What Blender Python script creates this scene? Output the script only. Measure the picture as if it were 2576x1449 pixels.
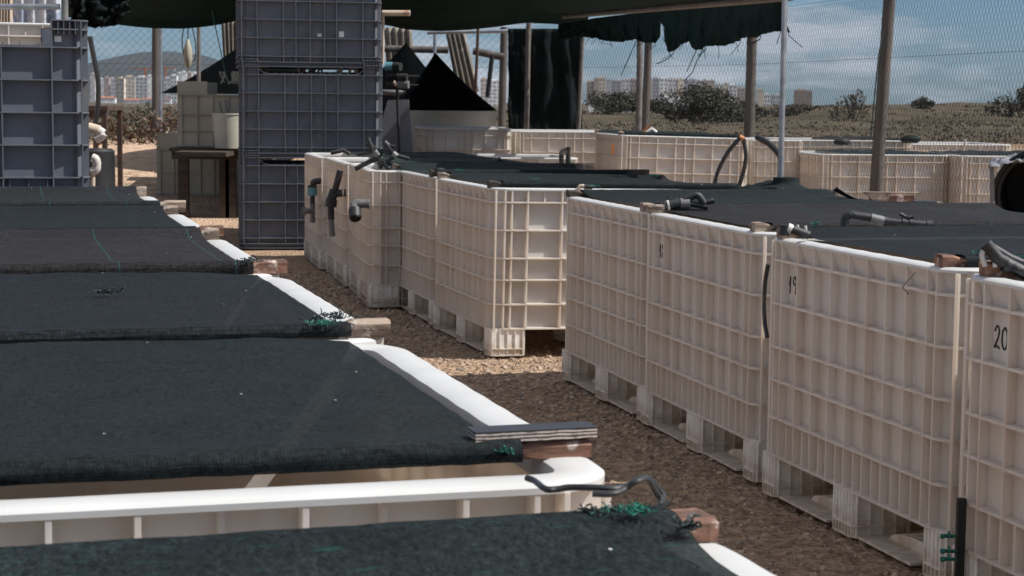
import bpy, math, random
from mathutils import Vector, Matrix, noise
random.seed(7)
PI = math.pi
S = bpy.context.scene
COL = S.collection
for o in list(bpy.data.objects): bpy.data.objects.remove(o)

# ------------------------------------------------------------------ camera
F = 4600.0                     # focal length in units of a 2576 px wide picture
CAMH = 1.19
cam = bpy.data.cameras.new('camera'); camo = bpy.data.objects.new('camera', cam); COL.objects.link(camo)
cam.lens = 36 * F / 2576; cam.sensor_width = 36; cam.clip_start = 0.05; cam.clip_end = 20000
PITCH = math.atan((724.5 - 257) / F); ROLL = 0.010
RM = Matrix.Rotation(PI/2 - PITCH, 4, 'X') @ Matrix.Rotation(ROLL, 4, 'Z')
camo.matrix_world = Matrix.Translation((0, 0, CAMH)) @ RM
cam.dof.use_dof = True; cam.dof.focus_distance = 4.2; cam.dof.aperture_fstop = 20
S.camera = camo

# ------------------------------------------------------------------ world
SUN_EL, SUN_AZ = math.radians(50), math.atan2(0.99, -0.12)      # azimuth from +Y towards +X
w = bpy.data.worlds.new("World"); S.world = w; w.use_nodes = True
nt = w.node_tree; nt.nodes.clear(); N = nt.nodes.new; L = nt.links.new
out = N('ShaderNodeOutputWorld'); bg = N('ShaderNodeBackground'); bg.inputs[1].default_value = 0.066
sky = N('ShaderNodeTexSky'); sky.sky_type = 'NISHITA'; sky.sun_disc = False
sky.sun_elevation = SUN_EL; sky.sun_rotation = SUN_AZ; sky.air_density = 1.0; sky.dust_density = 0.3; sky.ozone_density = 2.0
tc = N('ShaderNodeTexCoord'); mp = N('ShaderNodeMapping'); mp.inputs['Scale'].default_value = (6, 6, 24)
mp.inputs['Location'].default_value = (1.1, 0.4, 0.75)
nz = N('ShaderNodeTexNoise'); nz.inputs['Scale'].default_value = 1.3; nz.inputs['Detail'].default_value = 7; nz.inputs['Roughness'].default_value = 0.55
cr = N('ShaderNodeValToRGB'); cr.color_ramp.elements[0].position = 0.50; cr.color_ramp.elements[1].position = 0.63
mx = N('ShaderNodeMixRGB'); mx.inputs[2].default_value = (7.8, 8.1, 8.6, 1)
ml = N('ShaderNodeMath'); ml.operation = 'MULTIPLY'; ml.inputs[1].default_value = 0.75
tint = N('ShaderNodeMixRGB'); tint.blend_type = 'MULTIPLY'; tint.inputs[0].default_value = 1; tint.inputs[2].default_value = (0.50, 0.69, 0.95, 1)
L(tc.outputs['Generated'], mp.inputs[0]); L(mp.outputs[0], nz.inputs['Vector']); sxz = N('ShaderNodeSeparateXYZ'); L(tc.outputs['Generated'], sxz.inputs[0]); mad = N('ShaderNodeMath'); mad.operation = 'MULTIPLY_ADD'; mad.inputs[1].default_value = 0.18; L(sxz.outputs[2], mad.inputs[0]); L(nz.outputs['Fac'], mad.inputs[2]); L(mad.outputs[0], cr.inputs[0])   # extra cloud overhead, out of view, added to brighten the shaded sides
L(cr.outputs[0], ml.inputs[0]); L(ml.outputs[0], mx.inputs[0]); L(sky.outputs[0], tint.inputs[1]); L(tint.outputs[0], mx.inputs[1])
L(mx.outputs[0], bg.inputs[0]); L(bg.outputs[0], out.inputs[0])
sun = bpy.data.lights.new('sun', 'SUN'); suno = bpy.data.objects.new('sun', sun); COL.objects.link(suno)
sun.energy = 5.0; sun.angle = math.radians(0.5); sun.color = (1.0, 0.965, 0.92)
sd = Vector((math.sin(SUN_AZ)*math.cos(SUN_EL), math.cos(SUN_AZ)*math.cos(SUN_EL), math.sin(SUN_EL)))
suno.rotation_euler = sd.to_track_quat('Z', 'Y').to_euler()
S.view_settings.view_transform = 'Standard'; S.view_settings.look = 'None'; S.view_settings.exposure = 0.24; S.view_settings.gamma = 1
S.render.engine = 'CYCLES'

# ------------------------------------------------------------------ helpers
def ray(x, y):
    return (RM.to_3x3() @ Vector(((x-1288)/F, -(y-724.5)/F, -1)))
def P(x, y, z):                       # point of the world on height z that the photo shows at x, y
    r = ray(x, y); t = (z-CAMH)/r.z; return Vector((r.x*t, r.y*t, z))
def D(x, y, d):                       # the same at distance d
    if 3 < d < 30: d *= 1.07
    r = ray(x, y); t = d/r.y; return Vector((r.x*t, d, CAMH+r.z*t))

class MB:
    def __init__(s): s.v = []; s.f = []
    def add(s, vs, fs):
        b = len(s.v); s.v += [tuple(p) for p in vs]; s.f += [tuple(i+b for i in q) for q in fs]
    def box(s, a, b, M=None):
        vs = [Vector((x, y, z)) for z in (a[2], b[2]) for y in (a[1], b[1]) for x in (a[0], b[0])]
        if M: vs = [M @ p for p in vs]
        s.add(vs, [(0,2,3,1),(4,5,7,6),(0,1,5,4),(2,6,7,3),(0,4,6,2),(1,3,7,5)])
    def tube(s, pts, r, n=8, cap=True):
        pts = [Vector(p) for p in pts]; m = len(pts)
        rs = r if isinstance(r, (list, tuple)) else [r]*m
        up = Vector((0.13, 0.21, 1)).normalized(); vs = []
        for i, p in enumerate(pts):
            t = (pts[min(i+1, m-1)] - pts[max(i-1, 0)]).normalized()
            if abs(t.dot(up)) > 0.97: up = Vector((1, 0.1, 0.05)).normalized()
            a = t.cross(up).normalized(); b = t.cross(a).normalized(); up = -(t.cross(a)) if False else up
            for k in range(n):
                c = 2*PI*k/n; vs.append(p + (a*math.cos(c) + b*math.sin(c))*rs[i])
        fs = [(i*n+k, i*n+(k+1) % n, (i+1)*n+(k+1) % n, (i+1)*n+k) for i in range(m-1) for k in range(n)]
        if cap: fs += [tuple(range(n))[::-1], tuple((m-1)*n+k for k in range(n))]
        s.add(vs, fs)
    def loft(s, rings, closed=True, cap0=False, cap1=False):
        n = len(rings[0]); vs = [p for r in rings for p in r]; fs = []
        for i in range(len(rings)-1):
            for k in range(n if closed else n-1):
                fs.append((i*n+k, i*n+(k+1) % n, (i+1)*n+(k+1) % n, (i+1)*n+k))
        if cap0: fs.append(tuple(range(n))[::-1])
        if cap1: fs.append(tuple((len(rings)-1)*n+k for k in range(n)))
        s.add(vs, fs)
    def grid(s, fn, nx, ny):
        vs = [fn(i/nx, j/ny) for j in range(ny+1) for i in range(nx+1)]
        s.add(vs, [(j*(nx+1)+i, j*(nx+1)+i+1, (j+1)*(nx+1)+i+1, (j+1)*(nx+1)+i) for j in range(ny) for i in range(nx)])
    def build(s, name, m, parent=None, smooth=False, loc=None, solid=0):
        me = bpy.data.meshes.new(name); me.from_pydata(s.v, [], s.f); me.update()
        if smooth: me.polygons.foreach_set('use_smooth', [True]*len(me.polygons)); me.set_sharp_from_angle(angle=math.radians(42))
        if m: me.materials.append(m)
        o = bpy.data.objects.new(name, me); COL.objects.link(o)
        if parent: o.parent = parent
        if loc: o.location = loc
        if solid:
            md = o.modifiers.new('thickness', 'SOLIDIFY'); md.thickness = solid; md.offset = -1
        return o
def tag(o, label=None, cat=None, group=None, kind=None):
    if label: o['label'] = label
    if cat: o['category'] = cat
    if group: o['group'] = group
    if kind: o['kind'] = kind
    return o
def thing(name, label, cat, loc=(0,0,0), rz=0, group=None):
    o = bpy.data.objects.new(name, None); COL.objects.link(o); o.location = loc; o.rotation_euler = (0, 0, rz)
    o.empty_display_size = 0.1
    return tag(o, label, cat, group)
KIDS = {}
def dup(root, label, loc, rz, tilt=0, scale=(1,1,1), group=None):
    r = root.copy(); COL.objects.link(r); r.location = loc; r.rotation_euler = (0, tilt, rz); r.scale = scale
    r['label'] = label
    if group: r['group'] = group
    for ch in list(root.children):
        c = ch.copy(); COL.objects.link(c); c.parent = r
        for g in list(ch.children):
            e = g.copy(); COL.objects.link(e); e.parent = c
    return r
def smoothpts(pts, k=6):              # Catmull-Rom
    pts = [Vector(p) for p in pts]; q = [pts[0]*2-pts[1]] + pts + [pts[-1]*2-pts[-2]]; o = []
    for i in range(1, len(q)-2):
        for j in range(k):
            t = j/k; a, b, c, d = q[i-1], q[i], q[i+1], q[i+2]
            o.append(0.5*((2*b) + (c-a)*t + (2*a-5*b+4*c-d)*t*t + (3*b-a-3*c+d)*t**3))
    o.append(pts[-1]); return o
def fbm(x, y, z=0, o=4): return noise.fractal(Vector((x, y, z)), 0.9, 2.0, o)

# ------------------------------------------------------------------ materials
def newmat(name):
    m = bpy.data.materials.new(name); m.use_nodes = True; t = m.node_tree
    return m, t, t.nodes['Principled BSDF']
def pm(name, c1, c2=None, scale=6.0, rough=0.6, bump=0.0, bscale=40.0, metal=0.0, detail=5, stretch=(1,1,1), contrast=(0.35, 0.65),
       stain=None, stscale=3.0, stlim=(0.62, 0.72), island=0.0, sub=0.0, spec=None, coat=0, trans=0.0, dist=0.002, tcol=None, drip=None, mud=None):
    m, t, b = newmat(name); N = t.nodes.new; L = t.links.new
    c2 = c2 or tuple(c*0.7 for c in c1)
    tc = N('ShaderNodeTexCoord'); mp = N('ShaderNodeMapping'); mp.inputs['Scale'].default_value = stretch
    L(tc.outputs['Object'], mp.inputs[0])
    n = N('ShaderNodeTexNoise'); n.inputs['Scale'].default_value = scale; n.inputs['Detail'].default_value = detail; L(mp.outputs[0], n.inputs['Vector'])
    r = N('ShaderNodeValToRGB'); r.color_ramp.elements[0].position = contrast[0]; r.color_ramp.elements[1].position = contrast[1]
    r.color_ramp.elements[0].color = (*c1, 1); r.color_ramp.elements[1].color = (*c2, 1); L(n.outputs['Fac'], r.inputs[0])
    col = r.outputs[0]
    if stain:
        n2 = N('ShaderNodeTexNoise'); n2.inputs['Scale'].default_value = stscale; n2.inputs['Detail'].default_value = 8; n2.inputs['Roughness'].default_value = 0.65
        L(tc.outputs['Object'], n2.inputs['Vector'])
        r2 = N('ShaderNodeValToRGB'); r2.color_ramp.elements[0].position = stlim[0]; r2.color_ramp.elements[1].position = stlim[1]; L(n2.outputs['Fac'], r2.inputs[0])
        mx = N('ShaderNodeMixRGB'); L(r2.outputs[0], mx.inputs[0]); L(col, mx.inputs[1]); mx.inputs[2].default_value = (*stain, 1); col = mx.outputs[0]
    if drip:
        m4 = N('ShaderNodeMapping'); m4.inputs['Scale'].default_value = (14, 14, 1.3); L(tc.outputs['Object'], m4.inputs[0])
        n4 = N('ShaderNodeTexNoise'); n4.inputs['Scale'].default_value = 1; n4.inputs['Detail'].default_value = 6; n4.inputs['Roughness'].default_value = .6; L(m4.outputs[0], n4.inputs['Vector'])
        r4 = N('ShaderNodeValToRGB'); r4.color_ramp.elements[0].position = .52; r4.color_ramp.elements[1].position = .74; L(n4.outputs['Fac'], r4.inputs[0])
        r4.color_ramp.elements[1].color = (.75,.75,.75,1)
        mx = N('ShaderNodeMixRGB'); L(r4.outputs[0], mx.inputs[0]); L(col, mx.inputs[1]); mx.inputs[2].default_value = (*drip, 1); col = mx.outputs[0]
    if mud:
        sx = N('ShaderNodeSeparateXYZ'); L(tc.outputs['Object'], sx.inputs[0]); n6 = N('ShaderNodeTexNoise'); n6.inputs['Scale'].default_value = 22; n6.inputs['Detail'].default_value = 6; L(tc.outputs['Object'], n6.inputs['Vector'])
        q6 = N('ShaderNodeMapRange'); q6.inputs['From Min'].default_value = .16; q6.inputs['From Max'].default_value = .0; q6.inputs['To Min'].default_value = -.25; q6.inputs['To Max'].default_value = .35; L(sx.outputs[2], q6.inputs[0])
        a6 = N('ShaderNodeMath'); a6.operation = 'ADD'; L(q6.outputs[0], a6.inputs[0]); L(n6.outputs['Fac'], a6.inputs[1])
        r6 = N('ShaderNodeValToRGB'); r6.color_ramp.elements[0].position = .50; r6.color_ramp.elements[1].position = .95; L(a6.outputs[0], r6.inputs[0])
        mx = N('ShaderNodeMixRGB'); L(r6.outputs[0], mx.inputs[0]); L(col, mx.inputs[1]); mx.inputs[2].default_value = (*mud, 1); col = mx.outputs[0]
    if island:
        g = N('ShaderNodeNewGeometry'); hs = N('ShaderNodeHueSaturation'); mr = N('ShaderNodeMapRange')
        mr.inputs['To Min'].default_value = 1-island; mr.inputs['To Max'].default_value = 1+island
        L(g.outputs['Random Per Island'], mr.inputs[0]); L(mr.outputs[0], hs.inputs['Value']); L(col, hs.inputs['Color']); col = hs.outputs[0]
    L(col, b.inputs['Base Color']); b.inputs['Roughness'].default_value = rough; b.inputs['Metallic'].default_value = metal
    if spec is not None: b.inputs['Specular IOR Level'].default_value = spec
    if sub: b.inputs['Subsurface Weight'].default_value = sub; b.inputs['Subsurface Radius'].default_value = (0.03, 0.022, 0.016); b.inputs['Subsurface Scale'].default_value = 1.0
    if coat: b.inputs['Coat Weight'].default_value = coat
    if bump:
        n3 = N('ShaderNodeTexNoise'); n3.inputs['Scale'].default_value = bscale; n3.inputs['Detail'].default_value = 4; L(mp.outputs[0], n3.inputs['Vector'])
        bp = N('ShaderNodeBump'); bp.inputs['Strength'].default_value = bump; bp.inputs['Distance'].default_value = dist
        L(n3.outputs['Fac'], bp.inputs['Height']); L(bp.outputs[0], b.inputs['Normal'])
    if trans:
        tr = N('ShaderNodeBsdfTranslucent')
        if tcol:
            tm = N('ShaderNodeMixRGB'); tm.blend_type = 'MULTIPLY'; tm.inputs[0].default_value = 1; L(col, tm.inputs[1]); tm.inputs[2].default_value = (*tcol, 1); L(tm.outputs[0], tr.inputs[0])
        else: L(col, tr.inputs[0])
        tr.inputs[0].default_value = (1, 1, 1, 1); ms = N('ShaderNodeMixShader'); ms.inputs[0].default_value = trans
        L(b.outputs[0], ms.inputs[1]); L(tr.outputs[0], ms.inputs[2]); L(ms.outputs[0], t.nodes['Material Output'].inputs[0])
    return m
M = {}
M['hdpe'] = pm('white_plastic', (.89,.88,.86), (.86,.84,.805), 3, .40, .12, 25, stain=(.60,.45,.32), stscale=8, stlim=(.66,.80), trans=.45, tcol=(1,.905,.80), drip=(.78,.69,.59), mud=(.58,.49,.41))
M['foot'] = pm('white_foot', (.86,.83,.78), (.80,.76,.70), 4, .5, .15, 25, stain=(.60,.45,.32), stscale=9, stlim=(.62,.80), mud=(.50,.41,.32))
M['rim'] = pm('white_rim', (.66,.66,.645), (.60,.60,.58), 5, .38, .15, 18, stain=(.66,.58,.48), stscale=9, stlim=(.68,.80), trans=.12, tcol=(1,.9,.8))
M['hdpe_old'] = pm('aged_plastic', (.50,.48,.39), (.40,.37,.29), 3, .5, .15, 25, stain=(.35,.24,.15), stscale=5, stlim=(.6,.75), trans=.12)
M['grey_box'] = pm('grey_plastic', (.125,.140,.165), (.10,.112,.134), 4, .45, .1, 60, stain=(.19,.185,.18), stscale=6, stlim=(.55,.8), drip=(.15,.155,.165))
M['wood'] = pm('weathered_wood', (.36,.28,.21), (.11,.075,.055), 45, .85, 1, 70, stretch=(.10,1,1), contrast=(.40,.60), stain=(.50,.45,.40), stscale=40, stlim=(.55,.68), dist=.004)
M['wood_red'] = pm('reddish_wood', (.27,.14,.09), (.09,.045,.032), 24, .85, 1, 45, stretch=(.25,1,1), contrast=(.42,.58), stain=(.52,.43,.37), stscale=26, stlim=(.55,.63), dist=.005)
M['wood_dark'] = pm('dark_wood', (.075,.055,.042), (.035,.027,.02), 20, .85, .8, 60, stretch=(.15,1,1), dist=.004)
M['post'] = pm('post_wood', (.135,.115,.10), (.07,.06,.055), 10, .9, .9, 40, stretch=(1,1,.1), dist=.006)
M['plank_paint'] = pm('black_film', (.018,.018,.02), (.03,.03,.032), 8, .45, .2, 60)
M['galv'] = pm('galvanised_steel', (.42,.44,.46), (.28,.30,.33), 12, .42, .1, 40, metal=.7, stain=(.3,.2,.14), stscale=7, stlim=(.68,.8))
M['galv_dull'] = pm('dull_steel', (.22,.20,.18), (.14,.12,.11), 12, .6, .2, 40, metal=.2, stain=(.2,.11,.07), stscale=6, stlim=(.58,.7))
M['rust'] = pm('rusty_steel', (.10,.055,.04), (.05,.035,.028), 15, .85, .5, 50)
M['pipe'] = pm('black_pipe', (.014,.015,.016), (.028,.028,.029), 25, .55, .15, 60, stain=(.12,.11,.10), stscale=18, stlim=(.62,.75))
M['pipe_grey'] = pm('grey_pipe', (.13,.13,.13), (.19,.185,.18), 15, .45, .1, 60)
M['pipe_pvc'] = pm('pvc_pipe', (.62,.60,.57), (.5,.47,.43), 10, .4, .1, 60)
M['pipe_cream'] = pm('cream_pipe', (.62,.52,.42), (.5,.4,.3), 10, .5, stain=(.3,.13,.06), stscale=8, stlim=(.6,.7))
M['teal'] = pm('blue_collar', (.09,.25,.30), (.06,.18,.22), 20, .45)
M['twine'] = pm('green_twine', (.012,.17,.12), (.012,.10,.075), 40, .6, island=.5)
M['fray'] = pm('dark_fibre', (.02,.028,.03), (.03,.05,.045), 40, .6, island=.5)
M['cable'] = pm('black_cable', (.022,.022,.024), (.035,.035,.035), 40, .35)
M['corr'] = pm('corrugated_sheet', (.26,.23,.19), (.15,.13,.10), 3, .7, .1, 30, stretch=(6,6,.6), stain=(.5,.47,.42), stscale=4, stlim=(.55,.65))
M['wall_blue'] = pm('painted_sheet', (.50,.55,.62), (.20,.25,.34), 5, .6, stretch=(4,4,.5), stain=(.65,.66,.68), stscale=4, stlim=(.48,.55))
M['sheet_grey'] = pm('grey_board', (.20,.20,.22), (.16,.16,.17), 5, .6, .1, 30)
M['drum'] = pm('tank_cream', (.50,.49,.42), (.42,.40,.33), 4, .5, .05, 20)
M['black'] = pm('black_plastic', (.008,.008,.009), (.012,.012,.012), 10, .6)
M['net_canopy'] = pm('canopy_net', (.007,.032,.031), (.005,.020,.020), 5, .8, .5, 120, trans=.08, spec=.1)
M['net_curtain'] = pm('curtain_net', (.016,.02,.022), (.01,.015,.014), 4, .85, .5, 100, trans=.05, spec=.05)
M['net_torn'] = pm('torn_green_net', (.010,.030,.027), (.006,.018,.016), 9, .85, .6, 90, trans=.12, spec=.08)
M['cone_net'] = pm('cone_net', (.003,.0035,.004), (.002,.003,.003), 5, 1, .4, 100, spec=.02)
M['brown'] = pm('brown_tube', (.16,.07,.035), (.11,.05,.03), 10, .4)
M['orange'] = pm('orange_mark', (.55,.2,.06), (.45,.16,.05), 10, .6)
M['ink'] = pm('black_ink', (.02,.02,.022), (.03,.03,.03), 30, .6)
M['disc'] = pm('number_disc', (.84,.83,.81), (.80,.79,.76), 20, .5)
M['fence'] = pm('fence_wire', (.035,.04,.04), (.06,.06,.055), 9, .6)
M['leaf'] = pm('dark_leaves', (.032,.033,.019), (.060,.056,.033), 3, .7, island=.5)
M['leaf_dry'] = pm('dry_scrub', (.115,.092,.065), (.078,.064,.045), .35, .85, island=.18)
M['leaf_red'] = pm('reddish_succulent', (.055,.065,.025), (.10,.035,.025), 3, .6, island=.5)
M['leaf_or'] = pm('orange_scrub', (.24,.11,.03), (.14,.07,.03), 3, .7, island=.5)
M['bark'] = pm('bark', (.08,.06,.05), (.05,.04,.03), 10, .9)
M['stone'] = pm('gravel_stone', (.40,.29,.205), (.29,.225,.175), 30, .9, .3, 200, island=.45)

def weave(name, ca, cb, gx=.012, gy=.010, lines=None, speck=True, patch=None, noise_amt=.2, open_=.04):
    m, t, b = newmat(name); N = t.nodes.new; L = t.links.new
    tc = N('ShaderNodeTexCoord'); mp = N('ShaderNodeMapping'); L(tc.outputs['Object'], mp.inputs[0])
    nd = N('ShaderNodeTexNoise'); nd.inputs['Scale'].default_value = 9; nd.inputs['Detail'].default_value = 2; L(mp.outputs[0], nd.inputs['Vector'])
    ad = N('ShaderNodeVectorMath'); ad.operation = 'MULTIPLY_ADD'; L(nd.outputs['Color'], ad.inputs[0]); ad.inputs[1].default_value = (.012, .012, 0)
    s0 = N('ShaderNodeSeparateXYZ'); L(mp.outputs[0], s0.inputs[0]); sb = N('ShaderNodeMath'); sb.operation = 'SUBTRACT'; L(s0.outputs[1], sb.inputs[0]); L(s0.outputs[2], sb.inputs[1])
    cb_ = N('ShaderNodeCombineXYZ'); L(s0.outputs[0], cb_.inputs[0]); L(sb.outputs[0], cb_.inputs[1]); L(cb_.outputs[0], ad.inputs[2])
    br = N('ShaderNodeTexBrick'); L(ad.outputs[0], br.inputs['Vector']); br.inputs['Scale'].default_value = 1
    br.inputs['Brick Width'].default_value = gx; br.inputs['Row Height'].default_value = gy; br.inputs['Mortar Size'].default_value = gy*.24; br.inputs['Mortar Smooth'].default_value = 1
    br.inputs['Color1'].default_value = (*ca, 1); br.inputs['Color2'].default_value = (*[c*.7 for c in ca], 1); br.inputs['Mortar'].default_value = (*cb, 1)
    n = N('ShaderNodeTexNoise'); n.inputs['Scale'].default_value = 7; n.inputs['Detail'].default_value = 10; n.inputs['Roughness'].default_value = .75; L(mp.outputs[0], n.inputs['Vector'])
    mr = N('ShaderNodeMapRange'); mr.inputs['From Min'].default_value = .3; mr.inputs['From Max'].default_value = .7
    mr.inputs['To Min'].default_value = 1-noise_amt; mr.inputs['To Max'].default_value = 1+noise_amt; L(n.outputs['Fac'], mr.inputs[0])
    m5 = N('ShaderNodeMapping'); m5.inputs['Scale'].default_value = (150, 72, 150); L(tc.outputs['Object'], m5.inputs[0])
    n5 = N('ShaderNodeTexNoise'); n5.inputs['Scale'].default_value = 1; n5.inputs['Detail'].default_value = 3; n5.inputs['Roughness'].default_value = .8; L(m5.outputs[0], n5.inputs['Vector'])
    r5 = N('ShaderNodeMapRange'); r5.inputs['From Min'].default_value = .36; r5.inputs['From Max'].default_value = .64; r5.inputs['To Min'].default_value = .40; r5.inputs['To Max'].default_value = 1.7; L(n5.outputs['Fac'], r5.inputs[0])
    mm5 = N('ShaderNodeMath'); mm5.operation = 'MULTIPLY'; L(mr.outputs[0], mm5.inputs[0]); L(r5.outputs[0], mm5.inputs[1])
    mu = N('ShaderNodeVectorMath'); mu.operation = 'SCALE'; L(br.outputs[0], mu.inputs[0]); L(mm5.outputs[0], mu.inputs['Scale']); col = mu.outputs[0]
    def mixc(fac, c):
        nonlocal col
        mx = N('ShaderNodeMixRGB'); L(fac, mx.inputs[0]); L(col, mx.inputs[1]); mx.inputs[2].default_value = (*c, 1); col = mx.outputs[0]
    if patch:
        n2 = N('ShaderNodeTexNoise'); n2.inputs['Scale'].default_value = 1; n2.inputs['Detail'].default_value = 6
        m2 = N('ShaderNodeMapping'); m2.inputs['Scale'].default_value = (22, 95, 95); L(tc.outputs['Object'], m2.inputs[0]); L(m2.outputs[0], n2.inputs['Vector'])
        r2 = N('ShaderNodeValToRGB'); r2.color_ramp.elements[0].position = .62; r2.color_ramp.elements[1].position = .85; L(n2.outputs['Fac'], r2.inputs[0]); mixc(r2.outputs[0], patch)
    if lines:
        sx = N('ShaderNodeSeparateXYZ'); L(ad.outputs[0], sx.inputs[0])
        for ax, sp, ph in lines:
            a = N('ShaderNodeMath'); a.operation = 'MULTIPLY_ADD'; a.inputs[1].default_value = 1/sp; a.inputs[2].default_value = ph; L(sx.outputs[ax], a.inputs[0])
            f = N('ShaderNodeMath'); f.operation = 'FRACT'; L(a.outputs[0], f.inputs[0])
            c = N('ShaderNodeMath'); c.operation = 'LESS_THAN'; c.inputs[1].default_value = .003/sp; L(f.outputs[0], c.inputs[0])
            g = N('ShaderNodeMath'); g.operation = 'MULTIPLY'; g.inputs[1].default_value = .28; L(c.outputs[0], g.inputs[0]); mixc(g.outputs[0], (.01, .16, .14))
    if speck:
        vo = N('ShaderNodeTexVoronoi'); vo.inputs['Scale'].default_value = 26; L(mp.outputs[0], vo.inputs['Vector'])
        ls = N('ShaderNodeMath'); ls.operation = 'LESS_THAN'; ls.inputs[1].default_value = .055; L(vo.outputs['Distance'], ls.inputs[0])
        sc = N('ShaderNodeSeparateColor'); L(vo.outputs['Color'], sc.inputs[0])
        gt = N('ShaderNodeMath'); gt.operation = 'GREATER_THAN'; gt.inputs[1].default_value = .86; L(sc.outputs[0], gt.inputs[0])
        mm = N('ShaderNodeMath'); mm.operation = 'MULTIPLY'; L(ls.outputs[0], mm.inputs[0]); L(gt.outputs[0], mm.inputs[1]); mixc(mm.outputs[0], (.5, .48, .44))
    L(col, b.inputs['Base Color']); b.inputs['Roughness'].default_value = .75; b.inputs['Specular IOR Level'].default_value = .14
    bp = N('ShaderNodeBump'); bp.inputs['Strength'].default_value = .25; bp.inputs['Distance'].default_value = .001
    L(br.outputs['Fac'], bp.inputs['Height']); bp.invert = True; L(bp.outputs[0], b.inputs['Normal'])
    tp = N('ShaderNodeBsdfTransparent'); ms = N('ShaderNodeMixShader'); ms.inputs[0].default_value = open_; L(b.outputs[0], ms.inputs[1]); L(tp.outputs[0], ms.inputs[2]); L(ms.outputs[0], t.nodes['Material Output'].inputs[0])
    return m
M['netA'] = weave('slate_weave', (.011,.016,.018), (.005,.008,.008), .0040, .0045)
M['netB'] = weave('slate_weave_fine', (.012,.016,.019), (.006,.008,.009), .006, .006)
M['netC'] = weave('brown_weave', (.024,.022,.023), (.012,.011,.012), .006, .007, lines=[(0,.26,.1),(1,.30,.35)])
M['netE'] = weave('dark_weave_lined', (.021,.023,.026), (.010,.011,.012), .006, .007, lines=[(0,.26,.4)])
M['netZ'] = weave('green_black_knit', (.013,.019,.020), (.008,.012,.012), .007, .006, patch=(.01,.07,.055), noise_amt=.35)
M['netR'] = weave('slate_green_weave', (.012,.017,.019), (.007,.010,.010), .006, .006, open_=.08)
M['netD'] = weave('dark_green_weave', (.014,.024,.024), (.008,.015,.015), .006, .006, open_=.16)

def ground_mat():
    m, t, b = newmat('gravel_ground'); N = t.nodes.new; L = t.links.new
    tc = N('ShaderNodeTexCoord')
    def nz(s, d=6, r=.6):
        n = N('ShaderNodeTexNoise'); n.inputs['Scale'].default_value = s; n.inputs['Detail'].default_value = d; n.inputs['Roughness'].default_value = r; L(tc.outputs['Object'], n.inputs['Vector']); return n
    a = nz(22, 8, .7); r = N('ShaderNodeValToRGB'); r.color_ramp.elements[0].position = .36; r.color_ramp.elements[1].position = .66
    r.color_ramp.elements[0].color = (.25,.165,.11,1); r.color_ramp.elements[1].color = (.58,.41,.275,1); L(a.outputs['Fac'], r.inputs[0])
    vo = N('ShaderNodeTexVoronoi'); vo.inputs['Scale'].default_value = 45; L(tc.outputs['Object'], vo.inputs['Vector'])
    # sand further back, scrub soil beyond the fence
    sx = N('ShaderNodeSeparateXYZ'); L(tc.outputs['Object'], sx.inputs[0])
    w = nz(.6, 5); ma = N('ShaderNodeMath'); ma.operation = 'MULTIPLY_ADD'; ma.inputs[1].default_value = 3; L(w.outputs['Fac'], ma.inputs[0]); L(sx.outputs[1], ma.inputs[2])
    sr = N('ShaderNodeMapRange'); sr.inputs['From Min'].default_value = 17.2; sr.inputs['From Max'].default_value = 18.2; L(ma.outputs[0], sr.inputs[0])
    lx = N('ShaderNodeMapRange'); lx.inputs['From Min'].default_value = -1.5; lx.inputs['From Max'].default_value = -2.5; L(sx.outputs[0], lx.inputs[0])
    mm = N('ShaderNodeMath'); mm.operation = 'MULTIPLY'; L(sr.outputs[0], mm.inputs[0]); L(lx.outputs[0], mm.inputs[1])
    sn = nz(5, 9, .7); rs = N('ShaderNodeValToRGB'); rs.color_ramp.elements[0].position = .3; rs.color_ramp.elements[1].position = .5
    rs.color_ramp.elements[0].color = (.26,.18,.125,1); rs.color_ramp.elements[1].color = (.62,.44,.31,1); L(sn.outputs['Fac'], rs.inputs[0])
    m1 = N('ShaderNodeMixRGB'); L(mm.outputs[0], m1.inputs[0]); L(r.outputs[0], m1.inputs[1]); L(rs.outputs[0], m1.inputs[2])
    fr = N('ShaderNodeMapRange'); fr.inputs['From Min'].default_value = 23; fr.inputs['From Max'].default_value = 25; L(ma.outputs[0], fr.inputs[0])
    fn = nz(.22, 14, .78); rf = N('ShaderNodeValToRGB'); rf.color_ramp.elements[0].position = .38; rf.color_ramp.elements[1].position = .62
    rf.color_ramp.elements[0].color = (.060,.052,.034,1); rf.color_ramp.elements[1].color = (.135,.108,.074,1); L(fn.outputs['Fac'], rf.inputs[0])
    m2 = N('ShaderNodeMixRGB'); L(fr.outputs[0], m2.inputs[0]); L(m1.outputs[0], m2.inputs[1]); L(rf.outputs[0], m2.inputs[2])
    L(m2.outputs[0], b.inputs['Base Color']); b.inputs['Roughness'].default_value = .95; b.inputs['Specular IOR Level'].default_value = .1
    bp = N('ShaderNodeBump'); bp.inputs['Strength'].default_value = 1; bp.inputs['Distance'].default_value = .02
    L(vo.outputs['Distance'], bp.inputs['Height']); bp2 = N('ShaderNodeBump'); bp2.inputs['Strength'].default_value = .8; bp2.inputs['Distance'].default_value = .02
    L(a.outputs['Fac'], bp2.inputs['Height']); L(bp.outputs[0], bp2.inputs['Normal']); L(bp2.outputs[0], b.inputs['Normal'])
    return m
M['ground'] = ground_mat()

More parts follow.
